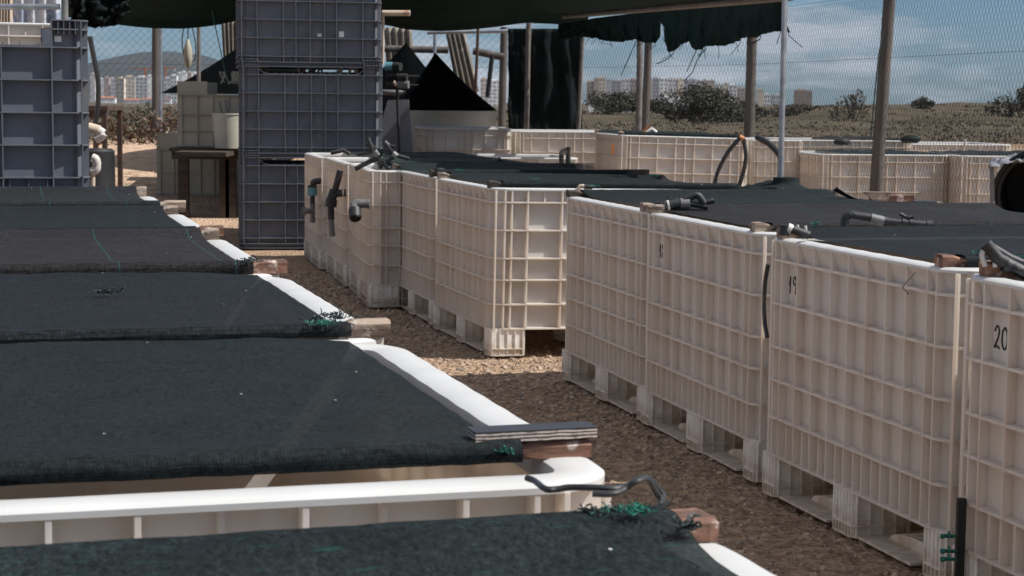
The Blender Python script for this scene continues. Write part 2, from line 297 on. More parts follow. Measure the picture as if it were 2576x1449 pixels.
# ------------------------------------------------------------------ ground, dunes, far hill
def sst(a, b, x):
    t = max(0, min(1, (x-a)/(b-a))); return t*t*(3-2*t)
def gz(x, y):
    z = 0.010*fbm(x*1.2, y*1.2) - .014
    if y > 14:
        f = sst(.08, .16, x/y); z += .74*sst(14.5, 22.5, y) - (2.6*(1-f)+1.0*f)*sst(60, 320, y)
        k = sst(20, 34, y)*(1-sst(300, 800, y))
        z += k*((.16+.26*f)*max(-.5, fbm(x*.055+3, y*.05, 1)) + .10*fbm(x*.3, y*.3, 5, 3)) + f*.45*sst(40, 120, y)*(1-sst(300, 700, y))
    return z
def levels(a, b, n, p): return [a + (b-a)*(i/n)**p for i in range(n+1)]
ys = [-6000, -600, -50, -5] + [i*.2 for i in range(0, 125)] + levels(25, 160, 110, 1.5)[0:] + levels(175, 9000, 30, 2)
mb = MB(); nx = 120
def gx(i, y):
    t = i/nx*2-1; W = 9 + max(0, y-10)*.75 if y > 0 else 9 + abs(y)
    W = max(W, 9); t2 = t if abs(t) < .999 else t*(9000/W)
    return t2*W
for y in ys:
    for i in range(nx+1):
        x = gx(i, y); mb.v.append((x, y, gz(x, y) if abs(x) < 2000 else 0))
for j in range(len(ys)-1):
    for i in range(nx): mb.f.append((j*(nx+1)+i, j*(nx+1)+i+1, (j+1)*(nx+1)+i+1, (j+1)*(nx+1)+i))
tag(mb.build('ground', M['ground'], smooth=True), kind='structure')

def hillmesh():
    mb = MB(); Y0 = 5200; prof = [(60,250),(150,222),(230,176),(262,160),(300,145),(350,132),(400,124),(450,127),(500,138),(560,158),(620,180),(700,205),(800,232),(900,252)]
    def top(x):
        for a, b in zip(prof, prof[1:]):
            if a[0] <= x <= b[0]:
                t = (x-a[0])/(b[0]-a[0]); t = t*t*(3-2*t)*.3+t*.7; return a[1]+(b[1]-a[1])*t
        return 260
    def fn(u, v):
        px = 60+840*u; yt = top(px); h = max(0, (D(px, yt, Y0).z))
        X = D(px, 250, Y0).x; y = Y0-1500 + 3000*v; s = 1-abs(v-.5)*2; s = s*s*(3-2*s)
        z = h*s*(1+.10*fbm(X*.003, y*.003, 2)) if v != .5 else h
        return (X*(1+(v-.5)*.5*0), y, z-6)
    mb.grid(fn, 80, 40); return mb
M['hill'] = pm('wooded_hill', (.022,.030,.022), (.045,.042,.032), .006, .9, detail=12)
tag(hillmesh().build('hill', M['hill'], smooth=True), kind='structure')

# ------------------------------------------------------------------ haze
hz = bpy.data.materials.new('haze'); hz.use_nodes = True; t = hz.node_tree; t.nodes.clear()
o_ = t.nodes.new('ShaderNodeOutputMaterial'); v_ = t.nodes.new('ShaderNodeVolumePrincipled')
v_.inputs['Color'].default_value = (.42,.60,1,1); v_.inputs['Density'].default_value = 0.000022; v_.inputs['Anisotropy'].default_value = 0.1
t.links.new(v_.outputs[0], o_.inputs['Volume'])
mb = MB(); mb.box((-9500, -7000, -8), (9500, 9500, 330)); tag(mb.build('haze', hz), kind='stuff')

# ------------------------------------------------------------------ pallet box tanks
HX, HY, H = .60, .575, .79
def rring(z, ix=0, iy=0, r=.075, nc=6, nsx=1, nsy=1, wob=0, hx=HX, hy=HY):
    a, b = hx-ix, hy-iy; rr = max(.006, r-min(ix, iy)); pts = []
    for cx, cy, a0, ns, d in ((a-rr, b-rr, 0, nsx, (-1, 0)), (-a+rr, b-rr, 90, nsy, (0, -1)), (-a+rr, -b+rr, 180, nsx, (1, 0)), (a-rr, -b+rr, 270, nsy, (0, 1))):
        for k in range(nc+1):
            c = math.radians(a0+90*k/nc); pts.append([cx+rr*math.cos(c), cy+rr*math.sin(c), z])
        ln = 2*(a-rr) if d[0] else 2*(b-rr); e = pts[-1]
        for k in range(1, ns): pts.append([e[0]+d[0]*ln*k/ns, e[1]+d[1]*ln*k/ns, z])
    if wob:
        for p in pts: p[2] += wob*math.cos(p[1]*2*PI/.1125)*(1 if abs(p[0]) > hx-.08 else .5*math.cos(p[0]*2*PI/.17))
    return pts
ZR = [.724, .593, .461, .359, .244, .129]
AC = [0, .086, .254, .4225, .50, .533]
BC = [.45-.1125*k for k in range(9)]
def body_mesh():
    b = MB()
    prof = [(.129,.027,.034),(.70,.027,.034),(.740,.022,.034),(.762,.013,.034),(.780,.004,.034)]
    inner = [(.780,.055,.055),(.20,.058,.058)]
    b.loft([rring(z, ix, iy, .085) for z, ix, iy in prof] + [rring(z, ix, iy, .10) for z, ix, iy in inner], cap1=True)
    b.loft([rring(.128, .04, .038, .085), rring(.128, .25, .25, .3, 6)], cap1=True)
    for z in ZR:
        e = .0035
        b.loft([rring(z-e, .045, .043, .085), rring(z-e, 0, 0), rring(z+e, 0, 0), rring(z+e, .045, .043, .085)])
    th = .0032
    for s in (-1, 1):
        for c in AC:
            for q in ((-1, 1) if c else (1,)):
                y0, y1 = sorted((s*(HY-.0015), s*(HY-.045))); b.box((q*c-th, y0, .129), (q*c+th, y1  , .7795))
        for c in (.17, .338):
            for q in (-1, 1): y0, y1 = sorted((s*(HY-.012), s*(HY-.045))); b.box((q*c-th, y0, .724), (q*c+th, y1  , .7795))
        for c in BC + [.497, -.497]:
            x0, x1 = sorted((s*(HX-.0015), s*(HX-.045))); b.box((x0, c-th, .129), (x1, c+th  , .7795))
        for k in range(8):
            c = BC[k]-.056; x0, x1 = sorted((s*(HX-.004), s*(HX-.045))); b.box((x0, c-th, .129), (x1, c+th, .244))
    # arris between the flat and the round corner
    for sx in (-1, 1):
        for sy in (-1, 1):
            b.box((sx*.578-th, sy*(HY-.012)-.012, .129), (sx*.578+th, sy*(HY-.012)+.003  , .7795))
    return b
def rim_mesh():
    b = MB(); pr = [(.7785,.003),(.779,.0008),(.786,.0005),(.7895,.005),(.7912,.012),(.7918,.030),(.7912,.047),(.788,.056),(.778,.060),(.766,.060)]
    b.loft([rring(z, i, i, .09, 8, 44, 40, .0005 if z > .787 else 0) for z, i in pr]); return b
def foot_mesh(wx, wy):
    b = MB(); b.loft([rring(0, 0, 0, .022, 4, hx=wx, hy=wy), rring(.128, 0, 0, .022, 4, hx=wx, hy=wy)], cap0=True, cap1=True)
    for z in (.004, .035):
        b.loft([rring(z-.003, .004, .004, .03, 4, hx=wx+.008, hy=wy+.008), rring(z-.003, 0, 0, .03, 4, hx=wx+.008, hy=wy+.008), rring(z+.003, 0, 0, .03, 4, hx=wx+.008, hy=wy+.008), rring(z+.003, .004, .004, .03, 4, hx=wx+.008, hy=wy+.008)], cap0=True, cap1=True)
    n = max(2, int(wx/.034))
    for k in range(-n, n+1):
        b.box((k*wx/n*.92-.002, -wy-.006, .002), (k*wx/n*.92+.002, wy+.006, .128))
    n = max(1, int(wy/.022))
    for k in range(-n, n+1):
        b.box((-wx-.006, k*wy/n*.88-.002, .002), (wx+.006, k*wy/n*.88+.002, .128))
    return b
def skid_mesh(sgn):                     # curved skid plate with half round fins standing on it
    b = MB(); x0 = 0; yc = 0
    for k in range(5):
        x = x0 + sgn*(.075+.024*k)
        arc = [(yc+.07+.17*(1-math.cos(a)), .006+.036*math.sin(a)) for a in [PI*j/16 for j in range(9)]] + [(yc+.30, .042), (yc+.30, .006)]
        vs = [(x-.0018, y, z) for y, z in arc] + [(x+.0018, y, z) for y, z in arc]; n = len(arc)
        b.add(vs, [tuple(range(n)), tuple(range(n, 2*n))[::-1]] + [(i, (i+1) % n, n+(i+1) % n, i+n) for i in range(n)])
    b.box((min(x0, x0+sgn*.22), yc, .0005), (max(x0, x0+sgn*.22), yc+.33, .008))
    return b
def make_tank(name, label, mat):
    t = thing(name, label, 'tank')
    body_mesh().build('body', mat, t, True); rim_mesh().build('rim', M['rim'], t, True)
    m1 = foot_mesh(.082, .048); m2 = foot_mesh(.085, .066)
    f1 = f2 = None
    for x in (-.51, 0, .51):
        for y in (-.519, -.01, .511):
            big = y == -.01
            if (f2 if big else f1) is None:
                o = (m2 if big else m1).build('foot', M['foot'], t, False)
                if big: f2 = o
                else: f1 = o
            else:
                o = (f2 if big else f1).copy(); COL.objects.link(o)
            o.location = (x, y, 0)
    so_ = {}
    for x0, sgn in ((-HX+.014, 1), (HX-.014, -1)):
        for yc in (-.452, .055):
            if sgn not in so_: so_[sgn] = o = skid_mesh(-1 if False else sgn).build('skid', M['foot'], t)
            else: o = so_[sgn].copy(); COL.objects.link(o)
            o.location = (x0, -yc, 0); o.rotation_euler = (0, 0, 0); o.scale = (1, -1, 1)
    return t
R = math.radians
def from_corner(p, rz, sx, sy):        # centre of a tank from one corner
    c, s = math.cos(rz), math.sin(rz); lx, ly = sx*HX, sy*HY
    return Vector((p[0]-(c*lx-s*ly), p[1]-(s*lx+c*ly), 0))
TANK = {}
tank0 = None
def tank(key, p, rz, sx, sy, label, tilt=0, z=0, scale=(1,1,1), group='white pallet box tanks', old=False):
    global tank0
    loc = from_corner(p, rz, sx*scale[0], sy) ; loc.z = z
    if tank0 is None:
        tank0 = make_tank('pallet_tank', label, M['hdpe']); o = tank0; o.location = loc; o.rotation_euler = (0, tilt, rz); o['group'] = group
    else:
        o = dup(tank0, label, loc, rz, tilt, scale, group)
    TANK[key] = o; o['key'] = 0; del o['key']
    return o
# left row, nearest first: near right corners
ly = R(16); q = Vector((.126, 1.92))
for k, lab in enumerate(['white tank in the near left row with its front rim and ribs uncovered',
                         'white left row tank behind the bare front rim, under the plain slate net',
                         'white tank of the left row under the brown net with thin green lines',
                         'white tank of the left row with a short bare white rim beside a red batten',
                         'farthest white tank of the left row, before the grey box on the left']):
    tank('L%d' % k, (q.x - 1.175*k*math.sin(ly), q.y + 1.175*k*math.cos(ly)), ly, 1, -1, lab)
p = P(1740, 1290, .79); tank('Z', (p.x, p.y), R(18), 1, 1, 'nearest white tank at the bottom edge under the ragged green black net', z=-.012)
ry = R(14.3)
for key, pt, yw, lab in (('R17', (.213, 7.88), 14.5, 'white tank right of the sunlit gravel gap, rust streak on its far corner'),
                         ('R18', (.482, 6.80), 14.5, 'white tank with a half hidden number disc, next before the tank marked 19'),
                         ('R19', (.772, 5.58), 15.5, 'white ribbed tank marked 19 in the front right row'),
                         ('R20', (1.072, 4.385), 15.5, 'white ribbed tank marked 20, cut off by the right edge')):
    tank(key, pt, R(yw), -1, 1, lab)
tank('W16', (-.105, 8.50), R(16), -1, -1, 'white tank whose broad ribbed end catches the sun above the lit gravel', tilt=.012, z=-.006)
tank('W15', (-.425, 9.69), R(15), -1, -1, 'white shaded tank directly behind the sunlit ribbed end tank')
tank('TC', (-.825, 10.50), R(11), -1, -1, 'white tank with a grey elbow and black socket on its side')
tank('TB', (-1.075, 11.70), R(12), -1, -1, 'white tank with a long black tee pipe hanging at its side')
tank('TA', (-1.365, 12.88), R(12), -1, -1, 'white tank with a blue collared pipe, beside the foot of the grey stack')
def skirt():
    b = MB(); b.loft([rring(.006, .03, .036, .085), rring(.128, .027, .034, .085)])
    for z in (.006, .05): b.loft([rring(z-.003,.04,.04,.09), rring(z-.003,0,0), rring(z+.003,0,0), rring(z+.003,.04,.04,.09)])
    for s_ in (-1, 1):
        for k in range(-9, 10):
            x0, x1 = sorted((s_*(HX-.003), s_*(HX-.035))); b.box((x0, k*.0562-.003, .003), (x1, k*.0562+.003, .128))
            y0, y1 = sorted((s_*(HY-.003), s_*(HY-.040))); b.box((k*.058-.003, y0, .003), (k*.058+.003, y1, .128))
    return b
sk0 = skirt().build('skirt', M['hdpe'], TANK['TA'])
for k_ in ('TB', 'TC'): c_ = sk0.copy(); COL.objects.link(c_); c_.parent = TANK[k_]
def far(key, px, yt, sc, yw, lab, **k):
    p = D(px, yt, F/sc/1.07); tank(key, (p.x, p.y), R(yw), -1, -1, lab, z=p.z-.79, **k)
far('D1', 1105, 396, 298, 8, 'sunlit white tank top beyond the nets, right of the grey slanted board')
far('F1', 1556, 343, 282, 9, 'far white tank facing us with a wide sunlit rib grid', tilt=.02)
far('F2', 1888, 352, 275, 9, 'narrow white tank right of the wide sunlit rib grid, behind the steel pole', scale=(.42,1,1))
far('H1', 2066, 388, 287, 6, 'milky translucent white tank behind the wood scraps on the right')
far('H2', 2416, 392, 290, 6, 'milky white tank beside the black barrel at the right edge')
far('K', 1992, 352, 264, 6, 'white tank right behind the steel pole, showing above the milky tank')
far('J', 2262, 362, 247, 6, 'farthest white tank on the right, behind the leaning wooden post')
far('G1', 1292, 330, 262, 10, 'white tank half in canopy shade in front of the dark net curtain')
far('G2', 1058, 322, 268, 6, 'dull shaded white tank before the round cream basin', scale=(.72,1,1))

# numbers written on round discs
def stroke(b, pts, W, x, cy, cz, sc):
    pp = smoothpts([Vector((x, cy - p[0]*sc, cz + p[1]*sc)) for p in pts], 4); b.tube(pp, W, 5)
GL = {'1': [[(-.1,.45),(.05,.95),(.02,.5),(.0,.0)]],
      '9': [[(.42,.78),(.25,1.0),(.05,.85),(.08,.6),(.28,.52),(.44,.7),(.46,.9),(.42,.4),(.36,.0)]],
      '8': [[(.4,.8),(.22,1),(.04,.8),(.22,.55),(.42,.28),(.22,0),(.02,.26),(.22,.53),(.4,.8)]],
      '2': [[(.0,.75),(.15,1),(.36,.85),(.3,.5),(.0,.02),(.2,.08),(.42,.0)]],
      '0': [[(.25,1),(.05,.75),(.05,.25),(.25,0),(.45,.25),(.45,.75),(.25,1)]]}
def number(tank, txt, yc, zc=.655):
    b = MB(); x = -HX+.027-.0012; n = 28; lim = .051
    vs = [(x, yc + max(-lim, min(lim, .010+.063*math.cos(2*PI*k/n))), zc + .063*math.sin(2*PI*k/n)) for k in range(n)]
    vs += [(p[0]+.004, p[1], p[2]) for p in vs]
    b.add(vs, [tuple(range(n))[::-1]] + [(k, (k+1) % n, n+(k+1) % n, n+k) for k in range(n)])
    d = b.build('number_disc', M['hdpe'], tank)
    g = MB(); x0 = 0
    for ch in txt:
        for st in GL[ch]: stroke(g, st, .0023, x-.001, yc + .040 - x0, zc-.026, .052)
        x0 += .020 if ch == '1' else .031
    g.build('digits', M['ink'], d)
number(TANK['R19'], '19', .394); number(TANK['R20'], '20', .394); number(TANK['R18'], '18', .394)

# ------------------------------------------------------------------ grey boxes
def gpath(sx, sy, ins, xe, ye, hx=HX, hy=HY, r=.07):
    a, b = hx-ins, hy-ins; rr = r-ins*.6; pts = [(sx*xe, sy*b)]
    for k in range(7):
        c = PI/2*k/6; pts.append((sx*(a-rr+rr*math.sin(c)), sy*(b-rr+rr*math.cos(c))))
    pts.append((sx*a, sy*ye)); return pts
def grey_body():
    b = MB(); ZG = [.665,.52,.375,.23,.085,.040]
    b.loft([rring(.002,.036,.036,.09), rring(.665,.036,.036,.09), rring(.665,.046,.046,.09), rring(.10,.05,.05,.09)], cap1=True)
    b.loft([rring(.001,.036,.036,.09), rring(.001,.3,.3,.2)], cap1=True)
    for z in ZG + [.004]:
        b.loft([rring(z-.003,.04,.04,.09), rring(z-.003,0,0), rring(z+.003,0,0), rring(z+.003,.04,.04,.09)])
    th = .003
    for s in (-1, 1):
        for c in (0,.117,.219,.436,.565):
            for q in ((-1,1) if c else (1,)):
                y0, y1 = sorted((s*(HY-.001), s*(HY-.040))); b.box((q*c-th, y0, .04), (q*c+th, y1, .665 if c < .43 else .783))
        for k in range(-5, 6):
            y0, y1 = sorted((s*(HY-.008), s*(HY-.040))); b.box((k*.082-.002, y0, .04), (k*.082+.002, y1, .085)); b.box((k*.075-.002, y0, .665), (k*.075+.002, y1, .685))
        for k in range(-8, 9):
            if abs(k) > 5 or True:
                x0, x1 = sorted((s*(HX-.001), s*(HX-.040))); b.box((x0, k*.0585-th, .04), (x1, k*.0585+th, .665 if abs(k) < 6 else .783))
    for sx in (-1, 1):
        for sy in (-1, 1):
            o = gpath(sx, sy, .036, .436, .36); i = gpath(sx, sy, .046, .436, .36); e = gpath(sx, sy, 0, .436, .36)
            b.loft([[(x, y, z) for x, y in p] for p, z in ((o, .665), (o, .785), (i, .785), (i, .665))], closed=False)
            for z in (.745, .785):
                b.loft([[(x, y, zz) for x, y in p] for p, zz in ((o, z-.003), (e, z-.003), (e, z+.003), (i, z+.003))], closed=False)
            for c in (.465, .49, .515, .54):
                y0, y1 = sorted((sy*(HY-.002), sy*(HY-.040))); b.box((sx*c-.0018, y0, .725), (sx*c+.0018, y1, .784))
    return b
def grey_lip(s):                       # rounded lip along the lowered middle of a side
    b = MB(); pts = [(-.43,.745),(-.425,.70),(-.40,.677),(-.36,.668),(.36,.668),(.40,.677),(.425,.70),(.43,.745)]; vs = []
    for x, z in pts: vs += [(x, s*(HY-.001), z), (x, s*(HY-.046), z), (x, s*(HY-.046), z+.006), (x, s*(HY-.001), z+.006)]
    n = len(pts); b.add(vs, [(i*4+k, i*4+(k+1) % 4, (i+1)*4+(k+1) % 4, (i+1)*4+k) for i in range(n-1) for k in range(4)])
    return b
def make_grey(label):
    t = thing('grey_box', label, 'storage box'); b = grey_body().build('body', M['grey_box'], t); grey_lip(-1).build('lip', M['grey_box'], t); grey_lip(1).build('lip', M['grey_box'], t)
    return t
gr = R(9); gc = from_corner((-2.21, 14.6), gr, -1, -1)
g0 = make_grey('bottom grey box of the tall grey stack, standing on the gravel'); g0.location = gc; g0.rotation_euler = (0,0,gr); g0['group'] = 'grey pallet boxes'
g1 = dup(g0, 'middle grey box of the tall stack, hoses showing through its top notch', gc + Vector((.004, 0, .725)), gr - .006, group='grey pallet boxes')
g2 = dup(g0, 'topmost grey box of the tall stack with two small paper stickers', gc + Vector((-.012, .0, 1.450)), gr + .004, group='grey pallet boxes')
st = MB(); st.box((.062, -HY+.0325, .245), (.096, -HY+.036, .268)); st.box((.24, -HY+.0325, .245), (.28, -HY+.036, .290)); st.build('sticker', M['disc'], g2)
for g_ in (g0, g1, g2): g_.scale = (.96, 1, 1)
lg = R(16.5); lc = from_corner((-1.90, 8.24), lg, 1, -1)
ga = dup(g0, 'upper grey box on the far left with a white sticker near its corner', lc + Vector((0, 0, .748)), lg, group='grey pallet boxes')
gb = dup(g0, 'lower grey box on the left under the one with the white sticker', lc + Vector((0, .0, .0)), lg, group='grey pallet boxes')
st = MB(); st.box((.45, -HY+.0325, .69), (.48, -HY+.036, .715)); st.build('sticker', M['disc'], ga)
# ribs on the raised grey box's foot
# cream box behind it
cb = dup(tank0, 'cream box showing above the notch of the left grey box', from_corner((-2.26, 9.55), lg, 1, -1)+Vector((0,0,.80-.02)), lg, group='white pallet box tanks')
cb2 = dup(tank0, 'cream box under the other one behind the left grey box', from_corner((-2.26, 9.55), lg, 1, -1)+Vector((0,0,-.012)), lg, group='white pallet box tanks')

# ------------------------------------------------------------------ net covers on battens
def tuft(b, c, n, r, ln, flat=.5, th=.0011):
    c = Vector(c)
    for _ in range(n):
        p = c + Vector((random.gauss(0, r), random.gauss(0, r*.5), random.uniform(0, r*flat)))
        d = Vector((random.gauss(0, 1), random.gauss(0, 1), random.uniform(-.1, .9))).normalized()*ln*random.uniform(.4, 1)
        e = Vector((random.gauss(0, 1), random.gauss(0, 1), random.gauss(0, 1)))*ln*.3
        b.tube(smoothpts([p, p+d*.5+e*.5, p+d], 3), th, 3, False)
def cover(tk, label, mat, x0=-HX-.02, x1=HX-.070, y0=-HY+.09, y1=HY+.03, zb=.035, sag=.012, hem=.034, group='woven net covers on the tanks', wood=('wood','wood'),
          ends=(.03,.03), lends=(.03,.03), tufts=(), fray=(), rag=.0, seed=0, bump=.004, slope=0, skew=0, roll=0, mid=.55, bt=None, up=None):
    up = up or wood
    t = thing('net_cover', label, 'net cover', tk.location.copy(), tk.rotation_euler.z, group)
    t.rotation_euler = tk.rotation_euler.copy(); t.scale = tk.scale.copy()
    random.seed(seed+50); b = MB(); top = H+.004+zb; nx, ny = 70, 36
    def xe(u, v):
        x = x0+(x1-x0)*u; e = (abs(u-.5)*2)**6
        return x + skew*(v-.5)*0 + e*(.003*fbm(v*9, u*3, seed) )
    def fn(u, v):
        y = y0+(y1-y0)*v + .006*fbm(u*5, v*2+seed)*(1-abs(v-.5)*2)
        rv = min(v if up[0] else 9, 1-v if up[1] else 9)*(y1-y0); k_ = math.exp(-(max(0, rv-.04)/.05)**1.5)
        z = H+.006 + (zb-.002)*(k_+ (1-k_)*mid*(1-(abs(u-.5)*2)**4)) - sag*math.sin(PI*v)*(1-.5*abs(u-.5)*2)*(1-(abs(u-.5)*2)**6) + bump*fbm(u*6, v*4, seed+2)*(1-.85*k_)*(1-(abs(u-.5)*2)**8) + .001*fbm(u*30, v*22, seed) + slope*(v-.5)
        return (xe(u, v), y, z)
    b.grid(fn, nx, ny)
    def hemfn(yb, s, v):
        def g(u, w):
            rg = rag*fbm(u*25, seed)*w
            A = [(0,0),(s*.006,-.003),(s*.010,-.010),(s*.011,-hem*.6),(s*.009,-hem),(-s*.004,-hem-.003)]
            k = w*5; i = min(4, int(k)); f = k-i; dy = A[i][0]+(A[i+1][0]-A[i][0])*f; dz = A[i][1]+(A[i+1][1]-A[i][1])*f
            p = fn(u, v); return (p[0], p[1]+dy+ (.002*fbm(u*20, w*3, seed)), p[2]+dz+rg)
        return g
    b.grid(hemfn(y0, -1, 0), nx, 5); b.grid(hemfn(y1, 1, 1), nx, 5)
    n_ = b.build('net', mat, t, True, solid=0)
    for k, (yb, wd) in enumerate(((y0, wood[0]), (y1, wood[1]))):
        if not wd: continue
        b = MB(); zz = top-.010 + (slope*(-.5 if k == 0 else .5)); h = zb-.006
        xa = -HX-lends[k] if lends[k] is not None else x0+.02; xb = HX+ends[k] if ends[k] is not None else x1-.02
        seg = 40; wy = .045; bt_ = bt or zb+.003; ya = yb+.004 if k == 0 else yb-.049
        rings = []
        for i in range(seg+1):
            x = xa+(xb-xa)*i/seg; tall = x > x1+.006 or x < x0-.006; zt_ = H+.001+(bt_ if tall else zb-.007); j = lambda a: .0022*fbm(x*7, a, seed+k)
            rings.append([(x, ya+.003+j(1), H+.001), (x, ya+wy-.003+j(3), H+.001), (x, ya+wy+j(5), zt_-.005+j(6)), (x, ya+wy-.006, zt_+j(7)), (x, ya+.006, zt_+j(8)), (x, ya+j(9), zt_-.006)])
        b.loft(rings, cap0=True, cap1=True); b.build('batten', M[wd], t)
    for c, n, r, l in tufts:
        b = MB(); tuft(b, c, int(n*.7), r*.75, l*.75, th=.0008); b.build('twine', M['twine'], t)
    if fray:
        b = MB()
        for c, n, r, l in fray: tuft(b, c, n, r*.8, l*.7); b.build('frayed_edge', M['fray'], t); b = MB()
    return t
T = TANK; top = H+.04
cover(T['L0'], 'large slate net on the nearest left tank, hem hanging over its inner edge', M['netA'], y0=-HY+.120, y1=HY-.02, wood=('wood_red',None), ends=(.0,-.01), x1=HX-.085, sag=.006, seed=1, zb=.022, hem=.024, bt=.020,
      tufts=[((HX-.105,-HY+.110,top-.026),40,.007,.012)])
cover(T['L1'], 'slate net with a small green sprig on it, second in the left row', M['netB'], y0=-HY+.02, y1=HY-.03, wood=('wood',None), ends=(.0,.0), seed=2, hem=.020, zb=.024, bt=.030,
      tufts=[((HX-.12,-HY+.01,top-.012),70,.016,.016)], fray=[((HX-.10,-HY+.04,top-.008),45,.022,.026),((.17,.10,top-.022),45,.016,.024)])
cover(T['L2'], 'brownish net with thin green lines on the left row', M['netC'], y0=-HY+.02, y1=HY-.03, wood=('wood_red','wood'), ends=(.01,-.02), seed=3, hem=.028, zb=.028,
      fray=[((HX-.08,-HY+.01,top-.01),40,.02,.02)])
cover(T['L3'], 'dark slate net between the brown lined net and the farthest net of the left row', M['netB'], y0=-HY+.03, y1=HY-.03, wood=('wood_red','wood'), ends=(.01,-.02), seed=4, hem=.022, zb=.026)
cover(T['L4'], 'farthest left net, black with short green stripes down its hem', M['netE'], y0=-HY+.02, y1=HY-.02, wood=('wood','wood'), ends=(.02,-.03), seed=5, hem=.038, zb=.038,
      tufts=[((HX-.10,HY-.03,top),14,.01,.02)])
cz = cover(T['Z'], 'ragged green black net on the nearest tank at the bottom edge', M['netZ'], y0=-HY, y1=HY-.045, x1=HX-.050, up=(1,1), wood=('wood_red',None), ends=(.0,-.005), sag=.02, bump=.011, seed=6, zb=.028, hem=.03, rag=.006, mid=.55,
      tufts=[((HX-.100,HY-.085,top-.004),130,.016,.011)], fray=[((HX-.12,HY-.055,top-.010),45,.012,.016),((HX-.060,HY-.125,top-.010),28,.005,.022)])
cover(T['R19'], 'big slate net over the tank marked 19', M['netB'], x0=-HX+.066, x1=HX, y0=-HY+.06, y1=HY-.08, wood=('wood_red','wood'), lends=(-.01,.0), seed=7, hem=.03, zb=.028,
      tufts=[((-HX+.13,-HY+.07,top-.005),90,.022,.022),((-HX+.13,HY-.09,top),50,.012,.02)])
cover(T['R20'], 'net over the tank marked 20, tied with bright green twine', M['netB'], x0=-HX+.066, x1=HX, y0=-HY+.06, y1=HY-.06, wood=('wood_red','wood_red'), lends=(.0,-.02), seed=8, hem=.03, zb=.034,
      tufts=[((-HX+.16,HY-.06,top),90,.02,.022)])
cover(T['R18'], 'dark brown net with faint green lines in the right row', M['netC'], x0=-HX+.066, x1=HX+.2, y0=-HY+.06, y1=HY-.05, wood=('wood','wood'), lends=(-.01,.01), seed=9, hem=.022, zb=.026,
      fray=[((-HX+.1,HY-.04,top),40,.02,.02)])
cover(T['R17'], 'slate net on the tank right of the gravel gap, tarry rolled hem', M['netR'], x0=-HX+.066, x1=HX, y0=-HY+.05, y1=HY-.05, wood=('wood','wood_dark'), lends=(.0,.0), seed=10, hem=.022, zb=.026,
      tufts=[((-HX+.13,HY-.05,top),40,.015,.02),((-HX+.18,-HY+.05,top),40,.015,.02)])
cover(T['W16'], 'dark net over the tank with the sunlit ribbed end', M['netR'], x0=-HX+.066, x1=HX+.05, y0=-HY+.05, y1=HY-.05, wood=('wood_dark','wood'), lends=(.0,.0), seed=11, hem=.025, zb=.028,
      tufts=[((-HX+.22,-HY+.05,top),40,.018,.02),((-HX+.12,HY-.05,top),40,.015,.02),((.42,.05,top),50,.025,.03)])
cover(T['W15'], 'dark rolled net on the shaded tank behind the sunlit ribbed end', M['netD'], x0=-HX+.03, x1=HX-.1, y0=-HY+.05, y1=HY-.05, wood=('wood_dark','wood'), lends=(.0,.0), seed=12, hem=.028, zb=.035,
      fray=[((-HX+.03,HY-.3,top),60,.02,.03)], tufts=[((HX-.12,HY-.1,top),30,.02,.02)])
for k, (key, lab) in enumerate((('TC', 'black net on the tank with the grey elbow'), ('TB', 'black net on the tank with the long black tee'), ('TA', 'black net on the tank beside the grey stack'))):
    cover(T[key], lab, M['netD'], x0=-HX+(.16 if k == 0 else .30), x1=HX+.02, y0=-HY+.03, y1=HY-.03, wood=(None, None), seed=20+k, zb=.012, hem=.016, bump=.008)
cover(T['F1'], 'thin black net edge on the wide sunlit grid tank', M['netD'], x0=-HX+.05, x1=HX-.1, y0=-HY+.05, y1=HY, wood=('wood','wood'), lends=(.0,.0), ends=(None,None), seed=30, zb=.03, hem=.03)
cover(T['H1'], 'grey green net lying on the milky tank', M['netD'], x0=-HX+.25, x1=HX, y0=-HY+.05, y1=HY, wood=(None,None), seed=31, zb=.01, hem=.01, bump=.02)
cover(T['H2'], 'black folded net on the milky tank beside the barrel', M['netD'], x0=-HX+.1, x1=HX, y0=-HY+.05, y1=HY, wood=(None,None), seed=32, zb=.02, hem=.03, bump=.02)
cover(T['K'], 'strip of dark net on the tank behind the steel pole', M['netC'], x0=-.1, x1=HX, y0=-HY+.05, y1=HY, wood=(None,None), seed=33, zb=.02, hem=.02, bump=.02)
b = MB(); rings = []; random.seed(4)
for i in range(15):
    x = HX-.145+.140*i/14; j = lambda a: .0022*fbm(x*30, a*3.1, 4); e_ = .004 if i in (0, 14) else 0
    rings.append([(x, HY-.078+e_+j(1), H+.002), (x, HY-.030-e_+j(2), H+.002), (x, HY-.028-e_+j(3), H+.022+j(4)), (x, HY-.040+j(5), H+.027-e_+j(6)), (x, HY-.068+j(7), H+.027-e_+j(8)), (x, HY-.080+e_+j(9), H+.019+j(10))])
b.loft(rings, cap0=True, cap1=True); b.build('batten', M['wood_red'], cz)
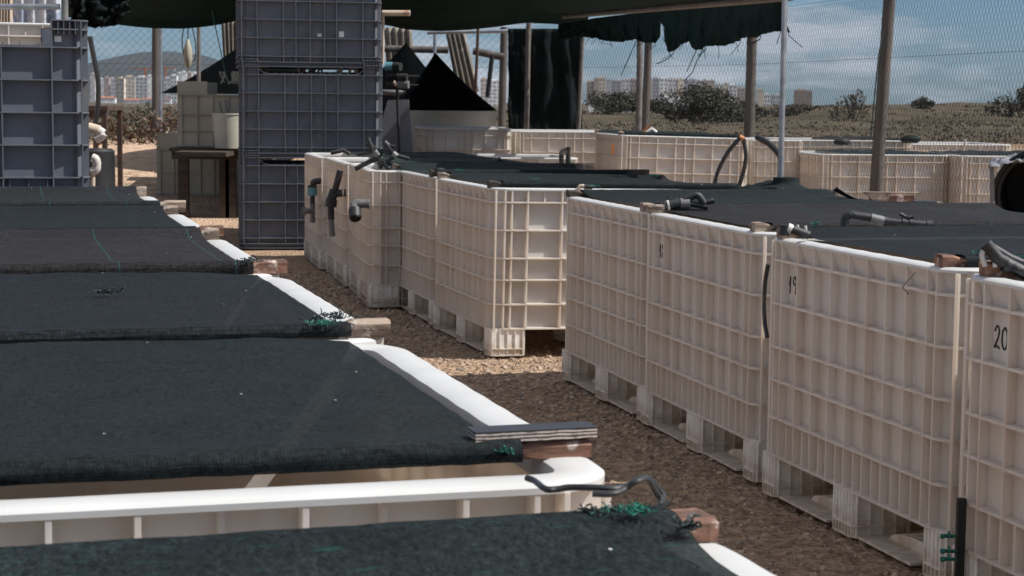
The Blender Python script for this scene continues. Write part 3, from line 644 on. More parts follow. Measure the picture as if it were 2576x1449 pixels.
# the loose plank lying across the batten of the nearest left tank
pl = thing('plywood_strip', 'black faced plywood strip with bare layered edge lying across the near batten', 'plywood strip', T['L0'].location + Vector((0,0,0)), ly)
b = MB(); Mt = Matrix.Translation((HX-.066, -HY+.140, H+.0235)) @ Matrix.Rotation(R(2), 4, 'Z')
b.box((-.072,-.019,0), (.072,.019,.0016), Mt @ Matrix.Translation((0,0,.0108))); b.build('face', M['plank_paint'], pl)
def plymat():
    m, t, bs = newmat('ply_edge'); N = t.nodes.new; Lk = t.links.new
    tc = N('ShaderNodeTexCoord'); wv = N('ShaderNodeTexWave'); wv.bands_direction = 'Z'; wv.inputs['Scale'].default_value = 80; wv.inputs['Distortion'].default_value = 2.5; wv.inputs['Detail'].default_value = 3
    mp = N('ShaderNodeMapping'); mp.inputs['Scale'].default_value = (.6,.6,1); Lk(tc.outputs['Object'], mp.inputs[0]); Lk(mp.outputs[0], wv.inputs['Vector'])
    n = N('ShaderNodeTexNoise'); n.inputs['Scale'].default_value = 160; Lk(tc.outputs['Object'], n.inputs['Vector'])
    mu = N('ShaderNodeMath'); mu.operation = 'MULTIPLY'; Lk(wv.outputs['Fac'], mu.inputs[0]); Lk(n.outputs['Fac'], mu.inputs[1])
    r = N('ShaderNodeValToRGB'); r.color_ramp.elements[0].position = .12; r.color_ramp.elements[1].position = .4; r.color_ramp.elements[0].color = (.05,.035,.028,1); r.color_ramp.elements[1].color = (.50,.43,.38,1)
    Lk(mu.outputs[0], r.inputs[0]); Lk(r.outputs[0], bs.inputs['Base Color']); bs.inputs['Roughness'].default_value = .9; return m
M['ply'] = plymat()
b = MB(); b.box((-.0718,-.0188,0), (.0718,.0188,.0108), Mt); b.build('layered_core', M['ply'], pl)

# ------------------------------------------------------------------ gravel stones
def stones():
    b = MB(); random.seed(3)
    for _ in range(16000):
        t = random.random()**.8; d = 3.2+t*9.5; u = random.random()
        xr = .215 - (d-8.0)*.255 + .10
        if 7.7 < d < 9: xr += .9
        x = xr - u*(1.15 if d < 7.7 else 1.0 if d > 9 else 1.9)
        s = random.choice((.003,.004,.005,.006,.008,.011))*random.uniform(.8,1.3)*(1+.3*(d > 6))
        M3 = Matrix.Rotation(random.uniform(0, 6.28), 3, 'Z') @ Matrix.Rotation(random.uniform(-.5, .5), 3, 'X')
        vs = []
        for zz in (-1, 1):
            for a in range(5):
                an = a*1.2566+random.uniform(-.3,.3); r = s*random.uniform(.7,1.2)*(1 if zz < 0 else .7)
                vs.append(M3 @ Vector((r*math.cos(an), r*math.sin(an), zz*s*random.uniform(.3,.55))) + Vector((x, d, gz(x, d)+s*.12)))
        b.add(vs, [(4,3,2,1,0),(5,6,7,8,9)] + [(i, (i+1) % 5, 5+(i+1) % 5, 5+i) for i in range(5)])
    return b
tag(stones().build('gravel', M['stone']), 'loose brown gravel and crushed stone between the tank rows', 'gravel', kind='stuff')

# ------------------------------------------------------------------ pipes and fittings
def pipework(name, label, cat, parts, group=None):
    base = None
    for p in parts:
        v = p[1][0]; base = v if base is None or v[2] < base[2] else base
    t = thing(name, label, cat, base, 0, group)
    for nm, pts, r, mt in parts:
        b = MB(); pts = [Vector(q)-Vector(base) for q in pts]
        b.tube(pts, r, 12); b.build(nm, M[mt], t, True)
    return t
def bend(a, c, b_, k=6, rr=.03):
    a, c, b_ = Vector(a), Vector(c), Vector(b_); p = c+(a-c).normalized()*rr; q = c+(b_-c).normalized()*rr
    return [a] + [((1-t)**2*p + 2*t*(1-t)*c + t*t*q) for t in [i/k for i in range(k+1)]] + [b_]
d = 5.35
pipework('water_pipe', 'black pipe with elbow, grey coupling and lever valve over the tank marked 19', 'pipe', [
    ('riser', bend(D(2123,590,d), D(2126,537,d), D(2205,550,d), rr=.03), .0135, 'pipe'),
    ('coupling', [D(2190,549,d), D(2222,557,d)], .0165, 'pipe_grey'), ('pipe', [D(2215,556,d), D(2340,566,d)], .0125, 'pipe'),
    ('collar', [D(2222,556,d), D(2232,557.5,d)], .0155, 'pipe'), ('collar', [D(2268,560,d), D(2276,561,d)], .0155, 'pipe'), ('collar', [D(2286,562,d), D(2296,563,d)], .016, 'pipe'), ('collar', [D(2330,566,d), D(2346,566,d)], .0155, 'pipe'),
    ('valve_stem', [D(2282,562,d), D(2282,543,d)], .006, 'pipe'), ('valve_handle', [D(2264,538,d), D(2282,548,d), D(2297,545,d)], .0065, 'pipe')])
d = 6.25
pipework('water_pipe', 'black pipe with a white ring and crooked branch between the nets of the right row', 'pipe', [
    ('pipe', [D(1672,517,d), D(1705,512,d), D(1728,509,d)], .017, 'pipe'), ('ring', [D(1679,517,d), D(1684,516,d)], .019, 'pipe_pvc'),
    ('joint', [D(1712,512,d), D(1735,511,d)], .020, 'pipe_grey'), ('pipe', [D(1730,511,d), D(1780,521,d)], .011, 'pipe'),
    ('branch', bend(D(1722,502,d), D(1755,488,d), D(1772,512,d), rr=.015), .013, 'pipe'), ('valve_handle', [D(1778,508,d), D(1796,505,d)], .010, 'pipe')])
d = 5.0
pipework('water_pipe', 'short black pipe stub with white clips at the far corner of the tank marked 19', 'pipe', [
    ('socket', [D(1972,592,d), D(1975,566,d)], .016, 'pipe'), ('pipe', [D(1985,574,d), D(2035,592,d)], .013, 'pipe'), ('clip', [D(1980,573,d), D(1990,578,d)], .0165, 'pipe_pvc'),
    ('clip', [D(2028,592,d), D(2026,568,d)], .0045, 'pipe_pvc'), ('clip', [D(2007,575,d), D(2006,566,d)], .0045, 'pipe_pvc')])
d = 4.0
pipework('water_pipe', 'thick black hose pair through a white ring at the right edge', 'pipe', [
    ('hose', [D(2478,612,d), D(2510,650,d), D(2600,700,d)], .016, 'pipe'), ('hose', [D(2490,620,d+.05), D(2540,650,d+.05), D(2610,680,d+.05)], .012, 'pipe'),
    ('collar', [D(2528,664,d), D(2540,671,d)], .019, 'pipe'), ('ring', smoothpts([D(2478,670,d), D(2470,640,d), D(2484,628,d), D(2502,642,d), D(2503,672,d)], 5), .006, 'pipe_pvc')])
d = 8.05
pipework('water_pipe', 'pair of small pale elbows lying on the net over the sunlit gap', 'pipe', [
    ('elbow', smoothpts([D(1456,482,d), D(1457,470,d), D(1468,468,d), D(1476,478,d)], 4), .009, 'pipe_cream'), ('elbow', smoothpts([D(1486,476,d), D(1489,467,d), D(1497,472,d)], 4), .007, 'pipe'), ('pipe', [D(1470,470,d), D(1490,470,d)], .012, 'pipe')])
d = 9.25
pipework('water_pipe', 'bent black pipes on the shaded tanks left of the rolled nets', 'pipe', [
    ('pipe', smoothpts([D(1088,458,d), D(1092,440,d), D(1105,428,d), D(1130,440,d), D(1145,452,d)], 4), .016, 'pipe'), ('pipe', smoothpts([D(1018,432,d+1), D(1025,423,d+1), D(1045,422,d+1), D(1058,434,d+1)], 4), .018, 'pipe'),
    ('ring', [D(1150,450,d), D(1164,449,d)], .014, 'pipe_cream'), ('roll', [D(1165,448,d), D(1420,452,d)], .012, 'pipe')])
d = 11.5
pipework('water_pipe', 'long black pipe with a small tap leaning over the far white tank top', 'pipe', [
    ('pipe', [D(1195,428,d), D(1260,400,d)], .016, 'pipe'), ('tap', [D(1203,410,d), D(1212,424,d)], .010, 'pipe'), ('pipe', smoothpts([D(1120,430,d), D(1130,422,d), D(1150,424,d), D(1190,432,d)], 4), .014, 'pipe')])
d = 13.6
pipework('water_pipe', 'upright pair of black elbows between the far white tanks', 'pipe', [
    ('pipe', [D(1412,440,d), D(1412,390,d)], .019, 'pipe'), ('elbow', smoothpts([D(1412,395,d), D(1413,382,d), D(1424,378,d), D(1430,390,d)], 4), .018, 'pipe_grey'), ('pipe', [D(1430,440,d), D(1429,370,d)], .019, 'pipe')])
d = 9.78
pipework('drain_elbow', 'grey elbow with open black socket sticking out of the third white tank', 'elbow', [
    ('pipe', [D(930,512,d), D(905,513,d)], .024, 'pipe_grey'), ('elbow', bend(D(912,513,d), D(890,510,d), D(890,530,d-.02), rr=.035), .027, 'pipe_grey'),
    ('ring', [D(924,513,d), D(930,513,d)], .028, 'pipe_grey'), ('socket', [D(892,526,d-.02), D(894,548,d-.05)], .036, 'pipe'), ('bore', [D(894,548,d-.05), D(894.3,551,d-.055)], .031, 'black')])
d = 10.80
pipework('drain_pipe', 'long black tee with grey end pipe hanging beside the second white tank', 'pipe', [
    ('upper_pipe', [D(840,490,d), D(856,429,d)], .021, 'pipe'), ('tee', [D(870,485,d), D(838,487,d)], .024, 'pipe'), ('ring', [D(862,485,d), D(866,485,d)], .030, 'pipe_cream'),
    ('body', [D(842,478,d), D(832,505,d)], .031, 'pipe'), ('nut', [D(834,502,d), D(832,520,d)], .037, 'pipe'), ('lower_pipe', [D(832,518,d), D(833,552,d)], .022, 'pipe'), ('end_pipe', [D(832,548,d), D(836,595,d)], .020, 'pipe_grey')])
d = 12.02
pipework('drain_pipe', 'pale pipe with blue collar and black elbow by the grey stack', 'pipe', [
    ('elbow', bend(D(808,456,d), D(788,454,d), D(786,475,d), rr=.035), .024, 'pipe'), ('collar', [D(786,472,d), D(786,492,d)], .035, 'teal'), ('nut', [D(786,466,d), D(786,472,d)], .033, 'pipe'),
    ('pipe', [D(786,490,d), D(786,514,d)], .018, 'pipe'), ('end_pipe', [D(786,512,d), D(786,560,d)], .019, 'pipe_grey'), ('tee', [D(786,530,d), D(765,532,d-.1)], .019, 'pipe_grey'), ('ball', [D(760,528,d-.1), D(772,534,d-.1)], .028, 'pipe_grey')])
# clutter of black pipes
d = 10.15; random.seed(5)
pipework('pipe_heap', 'tangle of black pipe offcuts with valves above the white tanks', 'pipe heap', [
    ('pipe', [D(893,425,d), D(948,398,d), D(960,380,d)], .015, 'pipe'), ('pipe', [D(925,348,d), D(940,385,d)], .015, 'pipe'), ('pipe', [D(938,372,d), D(975,385,d), D(1030,400,d)], .012, 'pipe'),
    ('pipe', [D(970,362,d), D(995,392,d), D(960,415,d)], .014, 'pipe'), ('pipe', [D(950,386,d), D(958,425,d)], .013, 'pipe'), ('pipe', [D(965,408,d), D(980,428,d)], .016, 'pipe'),
    ('pipe', [D(898,388,d), D(935,382,d)], .013, 'pipe'), ('pipe', [D(832,385,d+1), D(865,378,d+1), D(880,388,d+1)], .014, 'pipe'),
    ('joint', [D(966,358,d), D(976,368,d)], .020, 'pipe'), ('joint', [D(988,386,d), D(998,394,d)], .020, 'pipe_grey'), ('joint', [D(942,380,d), D(952,392,d)], .021, 'pipe_grey'), ('joint', [D(920,366,d), D(946,370,d)], .009, 'pipe'),
    ('valve_handle', [D(972,368,d), D(994,368,d)], .009, 'pipe'), ('pipe', [D(948,400,d), D(1000,418,d)], .010, 'pipe')])
# black bar with green taps, front right
t = thing('tap_rail', 'black upright bar with three green taps between tanks 19 and 20', 'tap rail', P(2412, 1500, 0), 0)
d = 4.02; o0 = t.location
b = MB(); b.box((-.010,-.010,-.01), (.010,.010,.20), Matrix.Translation(D(2412,1460,d)-o0)); b.build('bar', M['black'], t)
for y in (1349, 1387, 1407):
    b = MB(); b.tube([D(2405,y,d-.01)-o0, D(2370,y-1,d-.03)-o0], [.004,.005], 8); b.tube([D(2388,y,d-.03)-o0, D(2387,y-13,d-.03)-o0], .003, 6); b.tube([D(2376,y,d-.03)-o0, D(2366,y,d-.03)-o0], .006, 8); b.build('tap', M['twine'], t, True)
# thin wire bent at tank 19
b = MB(); b.tube([D(2303,684,4.26), D(2270,722,4.20), D(2285,740,4.21)], .0018, 5); tag(b.build('wire', M['cable']), 'thin bent black wire poking from the rim of the tank marked 19', 'wire')
# black hose seen between tank 18 and 19
b = MB(); b.tube(smoothpts([D(1932,665,5.28), D(1924,720,5.3), D(1923,800,5.3), D(1930,850,5.28)], 5), .007, 8); tag(b.build('hose', M['cable'], smooth=True), 'black hose showing in the gap left of the tank marked 19', 'hose')

# black electric cable loop, front
d0 = 1.86
t = thing('cable', 'black twisted cable with two loose ends on the near white rim', 'cable', D(1660,1290,1.8), 0)
for nm, pts in (('strand', [(1325,1202,1.84),(1345,1210,1.83),(1372,1230,1.80),(1400,1231,1.80),(1435,1226,1.80),(1500,1227,1.79),(1545,1229,1.79),(1580,1222,1.80),(1612,1204,1.80),(1634,1206,1.81),(1655,1232,1.82),(1668,1246,1.82),(1662,1270,1.80),(1655,1290,1.80)]),
               ('strand', [(1490,1242,1.78),(1540,1242,1.78),(1575,1228,1.79),(1600,1212,1.79),(1628,1206,1.80),(1650,1240,1.81),(1664,1258,1.81),(1660,1276,1.79),(1685,1266,1.79)])):
    b = MB(); b.tube([p - t.location for p in smoothpts([D(*q) for q in pts], 5)], .0034, 8); b.build(nm, M['cable'], t, True)

# ------------------------------------------------------------------ steel pole with cloth boot, canopy frame
def bar(b, p, q, r, n=10): b.tube([p, q], r, n)
pole = thing('steel_pole', 'shiny leaning steel pole in a green cloth boot, right of centre', 'pole', (1.43, 9.63, 0))
ob = pole.location; b = MB(); b.tube([Vector((1.42,9.63,.0))-ob, D(1963,465,9.0)-ob, D(1976,-60,9.0)-ob], .0155, 14); b.build('tube', M['galv'], pole, True)
b = MB(); b.loft([[Vector((1.435+r*math.cos(a)*1.25, 9.63+r*math.sin(a), z))-ob for a in [2*PI*k/14 for k in range(14)]] for z, r in ((.70,.16),(.74,.10),(.775,.062),(.79,.055),(.81,.052),(.813,.02))], cap1=True); b.build('boot', M['netD'], pole, True)
# loose cloth drape joining the boot
b = MB(); b.grid(lambda u, v: (1.10+.52*u, 9.25+.55*v, .765-.06*abs(u-.45)+.018*fbm(u*4, v*4, 9)+.035*math.exp(-((u-.62)/.2)**2)*v), 40, 20)
tag(b.build('loose_net', M['netR'], smooth=True, solid=.003), 'loose dark green net bunched round the foot of the steel pole', 'net')

def post(name, label, x0, y0, x1, y1, d, r, mat, cat='post', zbase=0, group=None, lean=0):
    a = D(x0, y0, d); c = D(x1, y1, d); dirv = (c-a).normalized(); base = a + dirv*((zbase-a.z)/dirv.z)
    b = MB(); n = 14; pts = [base + (a-base)*(i/n) for i in range(n+1)]
    b.tube([p-base+Vector((fbm(p.z*3, x0)*.004, 0, 0)) for p in pts], [r*(1.08-.12*i/n) for i in range(n+1)], 14)
    o = b.build(name, M[mat], smooth=True, loc=base); tag(o, label, cat, group); return o
WP = 'wooden fence posts'
post('wooden_post', 'weathered wooden post with a steel pipe beside it on the left, before the city', 392, 58, 392, 330, 21, .048, 'post', group=WP)
post('wooden_post', 'wooden post at the left edge of the dark net curtain', 1268, 68, 1262, 330, 20.6, .045, 'post', group=WP)
post('wooden_post', 'wooden post just behind the grey steel pipe, under the torn net', 1632, 95, 1622, 335, 19.6, .045, 'post', group=WP)
post('wooden_post', 'thick wooden post left of the shiny steel pole', 1893, 60, 1884, 345, 17.2, .052, 'post', group=WP)
post('wooden_post', 'tall leaning dark wooden post on the right with hanging wires', 2240, -40, 2210, 385, 14.4, .052, 'post', group=WP)
post('steel_post', 'steel pipe standing beside the left wooden post', 404, 46, 404, 335, 20.9, .022, 'galv')
post('steel_post', 'thin pipe in front of the dark net curtain', 1330, 55, 1324, 330, 18.4, .028, 'galv_dull')
post('steel_post', 'dull steel pipe under the torn canopy edge', 1612, 0, 1606, 335, 15.9 + 2.2, .033, 'galv_dull')
post('steel_post', 'grey pipe at the right edge of the dark net curtain', 1466, 80, 1455, 335, 18.3, .022, 'galv_dull')
post('steel_post', 'dark pipe post near the hanging sack', 500, 30, 500, 230, 17.4, .020, 'galv_dull')
post('steel_post', 'white steel pipe behind the tips of the dark cones', 1094, 75, 1094, 145, 19.6, .020, 'galv')
post('steel_post', 'rusty thin post right of the corrugated sheets', 1203, 65, 1196, 240, 19.2, .018, 'rust')
post('steel_post', 'grey pipe at the top left above the grey box', 163, -40, 163, 60, 9.6, .020, 'pipe_grey')
# rails
def rail(name, label, a, c, r, mat, cat='rail'):
    b = MB(); b.tube([Vector((0,0,0)), Vector(c)-Vector(a)], r, 12); tag(b.build(name, M[mat], smooth=True, loc=a), label, cat)
rail('canopy_beam', 'long sloping pipe carrying the torn net to the steel pole', D(1418,42,17.2), D(1990,-8,9.0), .022, 'galv_dull')
rail('canopy_beam', 'steel rail under the canopy between left post and grey stack', D(290,50,20.6), D(570,57,20.6), .026, 'galv')
rail('canopy_beam', 'curved steel arm tied to the left post', D(404,62,20.8), D(560,20,17.5), .022, 'galv')
rail('fence_rail', 'wooden cross rail behind the dark cones', D(940,122,20.4), D(1128,126,20.4), .042, 'post')
rail('fence_rail', 'dark wooden cross rail left of the net curtain', D(1190,128,20.2), D(1268,144,20.2), .045, 'post')
rail('canopy_beam', 'pale steel rail above the dark cones', D(1075,82,19.4), D(1285,78,19.4), .022, 'galv')
rail('canopy_beam', 'thin steel rail at the top left corner', D(-10,17,9.6), D(150,17,9.6), .017, 'galv')
rail('strut', 'black leaning strut before the fence', D(1238,140,19.5), D(1226,245,19.5), .026, 'black', 'strut')
pc = thing('cream_pipe', 'short cream pipe end sticking out beside the grey stack top', 'pipe', D(962,33,14.0))
b = MB(); b.tube([Vector((0,0,0)), D(1032,33,14.0)-pc.location], .024, 12); b.build('arm', M['pipe_cream'], pc, True)
b = MB(); b.tube([Vector((.006,0,.02)), D(963,160,14.0)-pc.location], .012, 8); b.build('riser', M['pipe_cream'], pc, True)

# ------------------------------------------------------------------ canopy, valance, curtain
cp = thing('shade_canopy', 'dark green shade net canopy stretched over the far tanks', 'canopy', (-2, 16.5, 2.1))
BE0 = D(1418,42,17.2); BE1 = D(1976,-8,9.05)
oc = cp.location; b = MB()
def can(u, v):
    x = -9+(.75+9)*u; yb_ = 17.9+1.7*sst(-2.2, -1.0, x); y = 16.4+(yb_-16.4)*v
    z = 2.30-(.34-.06*sst(-2.2,-1.0,x))*v + .03*fbm(x*.7, y*.8, 3) - .035*abs(math.sin(x*1.4))*(.5+.5*v) + (.05*math.sin(x*2.3) if v == 1 else 0)
    return Vector((x, y, z))-oc
b.grid(can, 110, 24); b.build('net', M['net_canopy'], cp, True, solid=.004)
b = MB(); b.grid(lambda u, v: BE0.lerp(BE1, u) - oc + Vector((-.75*v, .1*v, .012+.26*v-.05*math.sin(v*PI)+.015*fbm(u*9, v*3))), 40, 8); b.build('side_flap', M['net_canopy'], cp, True, solid=.004)
# torn valance hanging from the beam
def valance(label, pts_top, pts_bot, d0, d1, seed):
    def lerp(pts, u):
        for a, c in zip(pts, pts[1:]):
            if a[0] <= u <= c[0]: return a[1]+(c[1]-a[1])*(u-a[0])/(c[0]-a[0])
        return pts[-1][1]
    x0, x1 = pts_top[0][0], pts_top[-1][0]; b = MB(); org = D((x0+x1)/2, 60, (d0+d1)/2)
    def fn(u, v):
        x = x0+(x1-x0)*u; yt = lerp(pts_top, x); yb = lerp(pts_bot, x) + 3*fbm(x*.15, seed); dd = d0+(d1-d0)*u
        p = D(x, yt+(yb-yt)*v, dd); p.y += .10*fbm(u*16, v*2.5, seed)*(.2+v) + .05*math.sin(u*46+2*v)*v; p.x += .03*fbm(u*20, v*3, seed+3)*v; return p-org
    b.grid(fn, 130, 10); fr = b; random.seed(seed)
    for _ in range(20):
        u = random.random(); p = fn(u, 1); fr.tube(smoothpts([p, p+Vector((random.gauss(0,.01),0,-.02)), p+Vector((random.gauss(-.01,.03),0,-random.uniform(.03,.09)))], 3), .0018, 3, False)
    t = thing('torn_net', label, 'net', org); b.build('cloth', M['net_torn'], t, True, solid=.004); return t
valance('torn dark net hanging beside the curtain, left of the tear', [(1405,62),(1500,45),(1660,25)], [(1405,100),(1470,92),(1520,102),(1560,106),(1600,100),(1625,108),(1650,108),(1658,92),(1660,60)], 17.0, 14.0, 4)
tr = valance('large torn green net hanging from the beam to the steel pole', [(1655,22),(1700,15),(1800,6),(1980,-8)], [(1655,40),(1672,90),(1685,132),(1700,126),(1726,104),(1735,105),(1748,126),(1760,126),(1775,116),(1830,114),(1880,92),(1900,94),(1940,80),(1980,80)], 13.8, 9.1, 6)
# loose strings below the tear
b = MB(); o_ = D(1690,130,13.4)
for pts in ([(1694,134),(1680,148),(1652,161)], [(1770,118),(1755,150),(1742,182),(1720,205)], [(1752,124),(1735,165),(1728,180)], [(1600,104),(1580,150),(1562,190)]):
    b.tube([D(x, y, 13.4)-o_ for x, y in pts], .004, 4)
tag(b.build('cord', M['fray'], loc=o_), 'loose black cords dangling below the torn net', 'cord')
# curtain
b = MB(); o_ = D(1370,330,18.6)
b.grid(lambda u, v: D(1278+186*u+4*fbm(u*3, v*3)*(v > 0)*(1 if 0 < u < 1 else .6), 72+262*v, 18.6)-o_+Vector((0, .012*math.sin(u*22)+.05*fbm(u*5, v*2, 1), 0)), 60, 20)
tag(b.build('net_curtain', M['net_curtain'], smooth=True, solid=.004, loc=o_), 'dark net curtain hanging between two poles in the back', 'curtain')
# bunch of net top left
b = MB(); o_ = D(235,20,13.0)
b.grid(lambda u, v: D(175+150*u + 10*fbm(u*4, v*2), -30+ (98 - 60*max(0, u-.75)*4*.6 - 18*(u < .12))*v + 6*fbm(u*9, v*3, 2)*v, 13.0)-o_+Vector((0, .12*fbm(u*7, v*4, 5), 0)), 60, 24)
tb = b.build('net_bundle', M['net_curtain'], smooth=True, solid=.006, loc=o_); tag(tb, 'bunched dark net hanging from the canopy at the upper left', 'net')

# ------------------------------------------------------------------ fence
def fencemesh(label, a, c, h, cw, ch, r, z0=.0, hexa=False):
    a, c = Vector(a), Vector(c); ln = (c-a).length; n = int(ln/cw); m = int(h/ch); b = MB(); dx = (c-a)/n
    t = thing('wire_fence', label, 'fence', a)
    nrm = dx.cross(Vector((0,0,1))).normalized()
    def seg(p, q, rr):
        dv = (q-p).normalized(); e = dv.cross(nrm).normalized()*rr; f = nrm*rr
        b.add([p+e, p-e*.5+f*.87, p-e*.5-f*.87, q+e, q-e*.5+f*.87, q-e*.5-f*.87], [(0,1,4,3),(1,2,5,4),(2,0,3,5)])
    for i in range(n):
        for j in range(m):
            x0 = dx*(i + .5*(j % 2)); x1 = dx*(i + .5*((j+1) % 2)); z = z0+j*ch
            jj = Vector((fbm(i*.3, j*.3)*cw*.12, 0, fbm(i*.3, j*.3, 7)*ch*.2))
            if hexa:
                if j % 2 == 0:
                    p = dx*i+Vector((0,0,z)); k = ch*.45
                    # hexagon: vertical stub and two slants
                    q = p+Vector((0,0,ch-k*.5)); seg(p, q, r)
                    seg(q, q+dx*.5+Vector((0,0,k)), r); seg(q, q-dx*.5+Vector((0,0,k)), r)
                else:
                    p = dx*(i+.5)+Vector((0,0,z0+j*ch)); k = ch*.45; p = Vector((p.x, p.y, z0+(j-1)*ch+ch+k*.5)); q = Vector((p.x, p.y, z0+(j+1)*ch-0*k)); q.z = p.z + ch - k*.5 - k*.5
                    seg(p, q, r); seg(q, q+dx*.5+Vector((0,0,k*.5+k*.0)), r); seg(q, q-dx*.5+Vector((0,0,k*.5)), r)
            else:
                p = x0+Vector((0,0,z)); q = x1+Vector((0,0,z+ch)); seg(p, q, r)
                x2 = x0 + dx*(.5 if j % 2 == 0 else -.5)*1.0; x3 = dx*(i+ (1 if j % 2 == 0 else 0) + .5*((j+1) % 2) - (0 if j % 2 == 0 else 0))
                p2 = dx*(i+(1 if j % 2 == 0 else .5))+Vector((0,0,z)); q2 = dx*(i+(.5 if j % 2 == 0 else 1))+Vector((0,0,z+ch)); seg(p2, q2, r)
    b.build('mesh', M['fence'], t)
    b = MB()
    for z in (h, h*.75, h*.5, h*.02):
        b.tube([Vector((0,0,z+z0)), c-a+Vector((0,0,z+z0))], r*1.3, 4)
    b.build('line_wire', M['fence'], t)
    return t
fencemesh('diamond wire fence on the left in front of the hill and city', D(180,200,21.2).xy.to_3d(), D(1268,200,21.2).xy.to_3d(), 2.15, .095, .048, .0017)
e0 = D(1268,200,21.0).xy.to_3d(); e1 = D(1884,200,17.3).xy.to_3d(); e2 = D(2212,200,14.5).xy.to_3d(); e3 = e2+(e2-e1)*1.1
fencemesh('fine wire fence behind the torn net, curtain to thick post', e0, e1, 2.12, .052, .050, .0013)
fencemesh('fine wire fence between the thick post and the leaning post', e1, e2, 2.12, .052, .050, .0013)
fencemesh('fine wire fence right of the leaning wooden post', e2, e3, 2.12, .052, .050, .0013)
# hanging wires on the leaning post
b = MB(); o_ = D(2225,90,14.3)
b.tube(smoothpts([D(2225,75,14.35)-o_, D(2212,130,14.3)-o_, D(2202,220,14.3)-o_, D(2190,350,14.3)-o_], 5), .006, 5); b.tube(smoothpts([D(2228,80,14.35)-o_, D(2213,170,14.3)-o_, D(2206,250,14.3)-o_, D(2200,345,14.3)-o_], 5), .006, 5)
tag(b.build('wire', M['fray'], loc=o_), 'loose dark wires hanging along the leaning post', 'wire')

# ------------------------------------------------------------------ round basins with dark cones, corrugated sheets
def basin(label, cx, ytop, ybase, wpx, d, cone_lab):
    c = D(cx, ytop, d); r = wpx/2*c.y/F; zt = c.z
    t = thing('round_basin', label, 'basin', (c.x, c.y, 0))
    b = MB(); n = 48
    b.loft([[(rr*math.cos(a), rr*math.sin(a), z) for a in [2*PI*k/n for k in range(n)]] for z, rr in ((0,r*.95),(zt-.045,r*.98),(zt-.045,r*1.01),(zt,r*1.01),(zt,r*.96),(zt-.3,r*.95))], cap1=True)
    b.build('wall', M['drum'], t, True); return t, c, r
t, c, r = basin('round cream basin under the big dark cone net', 1120, 278, 400, 262, 18.3, '')
def cone(label, apex, rc, cc, zt, n=10, seed=0, mat='cone_net'):
    b = MB(); a = Vector(apex); rings = []
    for i in range(9):
        f = i/8; ring = []
        for k in range(n*4):
            an = 2*PI*k/(n*4); fold = 1-.05*abs(math.sin(an*n/2))*math.sin(PI*f)
            base = Vector((cc[0]+rc*math.cos(an)*fold, cc[1]+rc*math.sin(an)*fold, zt)); p = a.lerp(base, f**1.05); p.z -= .03*math.sin(PI*f)*(1+.3*math.sin(an*5+seed)); ring.append(p-a)
        rings.append(ring)
    b.loft(rings); tag(b.build('cone_net', M[mat], smooth=True, loc=a), label, 'net cover', 'dark cone nets')
cone('big black cone net over the round cream basin', D(1095,132,18.3), r*1.0, (c.x, c.y), c.z+.003)
cone('smaller black cone net left of the big one', D(1022,106,20.1), .85, D(1010,200,20.1).xy, .95)
cone('black slanting net behind the white box on the pallet table', D(640,90,18.6), 1.0, D(640,200,18.6).xy, 1.25)
def corrug(label, quad, d, mat, seed=0):
    b = MB(); o = D(quad[0][0], quad[0][1], d); q = [D(x, y, d)-o for x, y in quad]
    b.grid(lambda u, v: (q[0].lerp(q[1], u)).lerp(q[3].lerp(q[2], u), v)+Vector((0, .022*math.sin(u*26), 0)), 60, 6)
    tag(b.build('corrugated_sheet', M[mat], smooth=True, solid=.003, loc=o), label, 'corrugated sheet')
corrug('corrugated sheet left of the dark cones, stained white at its top', [(966,70),(1035,68),(1040,160),(972,165)], 20.7, 'corr')
corrug('greenish corrugated sheet leaning right behind the big cone', [(1120,78),(1168,76),(1205,230),(1150,232)], 20.0, 'corr')
corrug('narrow corrugated sheet behind the left side of the grey stack', [(556,50),(600,50),(600,150),(562,152)], 20.3, 'corr')
corrug('peeling blue white wall sheets at the upper left', [(34,-30),(152,-30),(152,80),(34,80)], 13.5, 'wall_blue')
corrug('brown strip of wall sheet at the upper left corner', [(0,-30),(30,-30),(30,80),(0,80)], 13.6, 'pipe_cream')
# grey board, stand with clamps
b = MB(); d = 15.3; o_ = D(965,420,d); q = [D(975,252,d)-o_, D(1028,250,d)-o_, D(1042,415,d)-o_, D(930,415,d)-o_]
vs = q + [p+Vector((0,.03,0)) for p in q]; b.add(vs, [(0,3,2,1),(4,5,6,7),(0,1,5,4),(1,2,6,5),(2,3,7,6),(3,0,4,7)])
tag(b.build('grey_board', M['sheet_grey'], loc=o_), 'grey trapezoid board leaning right of the grey stack', 'board')
d = 14.6
stand = pipework('valve_stand', 'black stand holding a cluster of round valves with a teal cap', 'stand', [
    ('pole', [D(1006,418,d), D(1003,330,d), D(998,200,d)], .013, 'pipe'), ('cap', [D(968,167,d), D(988,167,d)], .038, 'teal'), ('valve', [D(988,167,d), D(1008,168,d-.03)], .036, 'pipe'),
    ('valve', [D(1000,194,d-.03), D(1024,194,d-.05)], .032, 'pipe'), ('valve', [D(970,190,d), D(1000,190,d)], .030, 'pipe'), ('valve', [D(1000,212,d-.03), D(1028,213,d-.05)], .034, 'pipe_grey'), ('valve', [D(970,212,d), D(1004,212,d)], .032, 'pipe'),
    ('spout', [D(1022,192,d), D(1056,192,d)], .009, 'pipe'), ('spout', [D(1026,214,d), D(1052,214,d)], .008, 'pipe'), ('joint', [D(990,205,d-.05), D(998,215,d-.05)], .016, 'pipe_cream')])
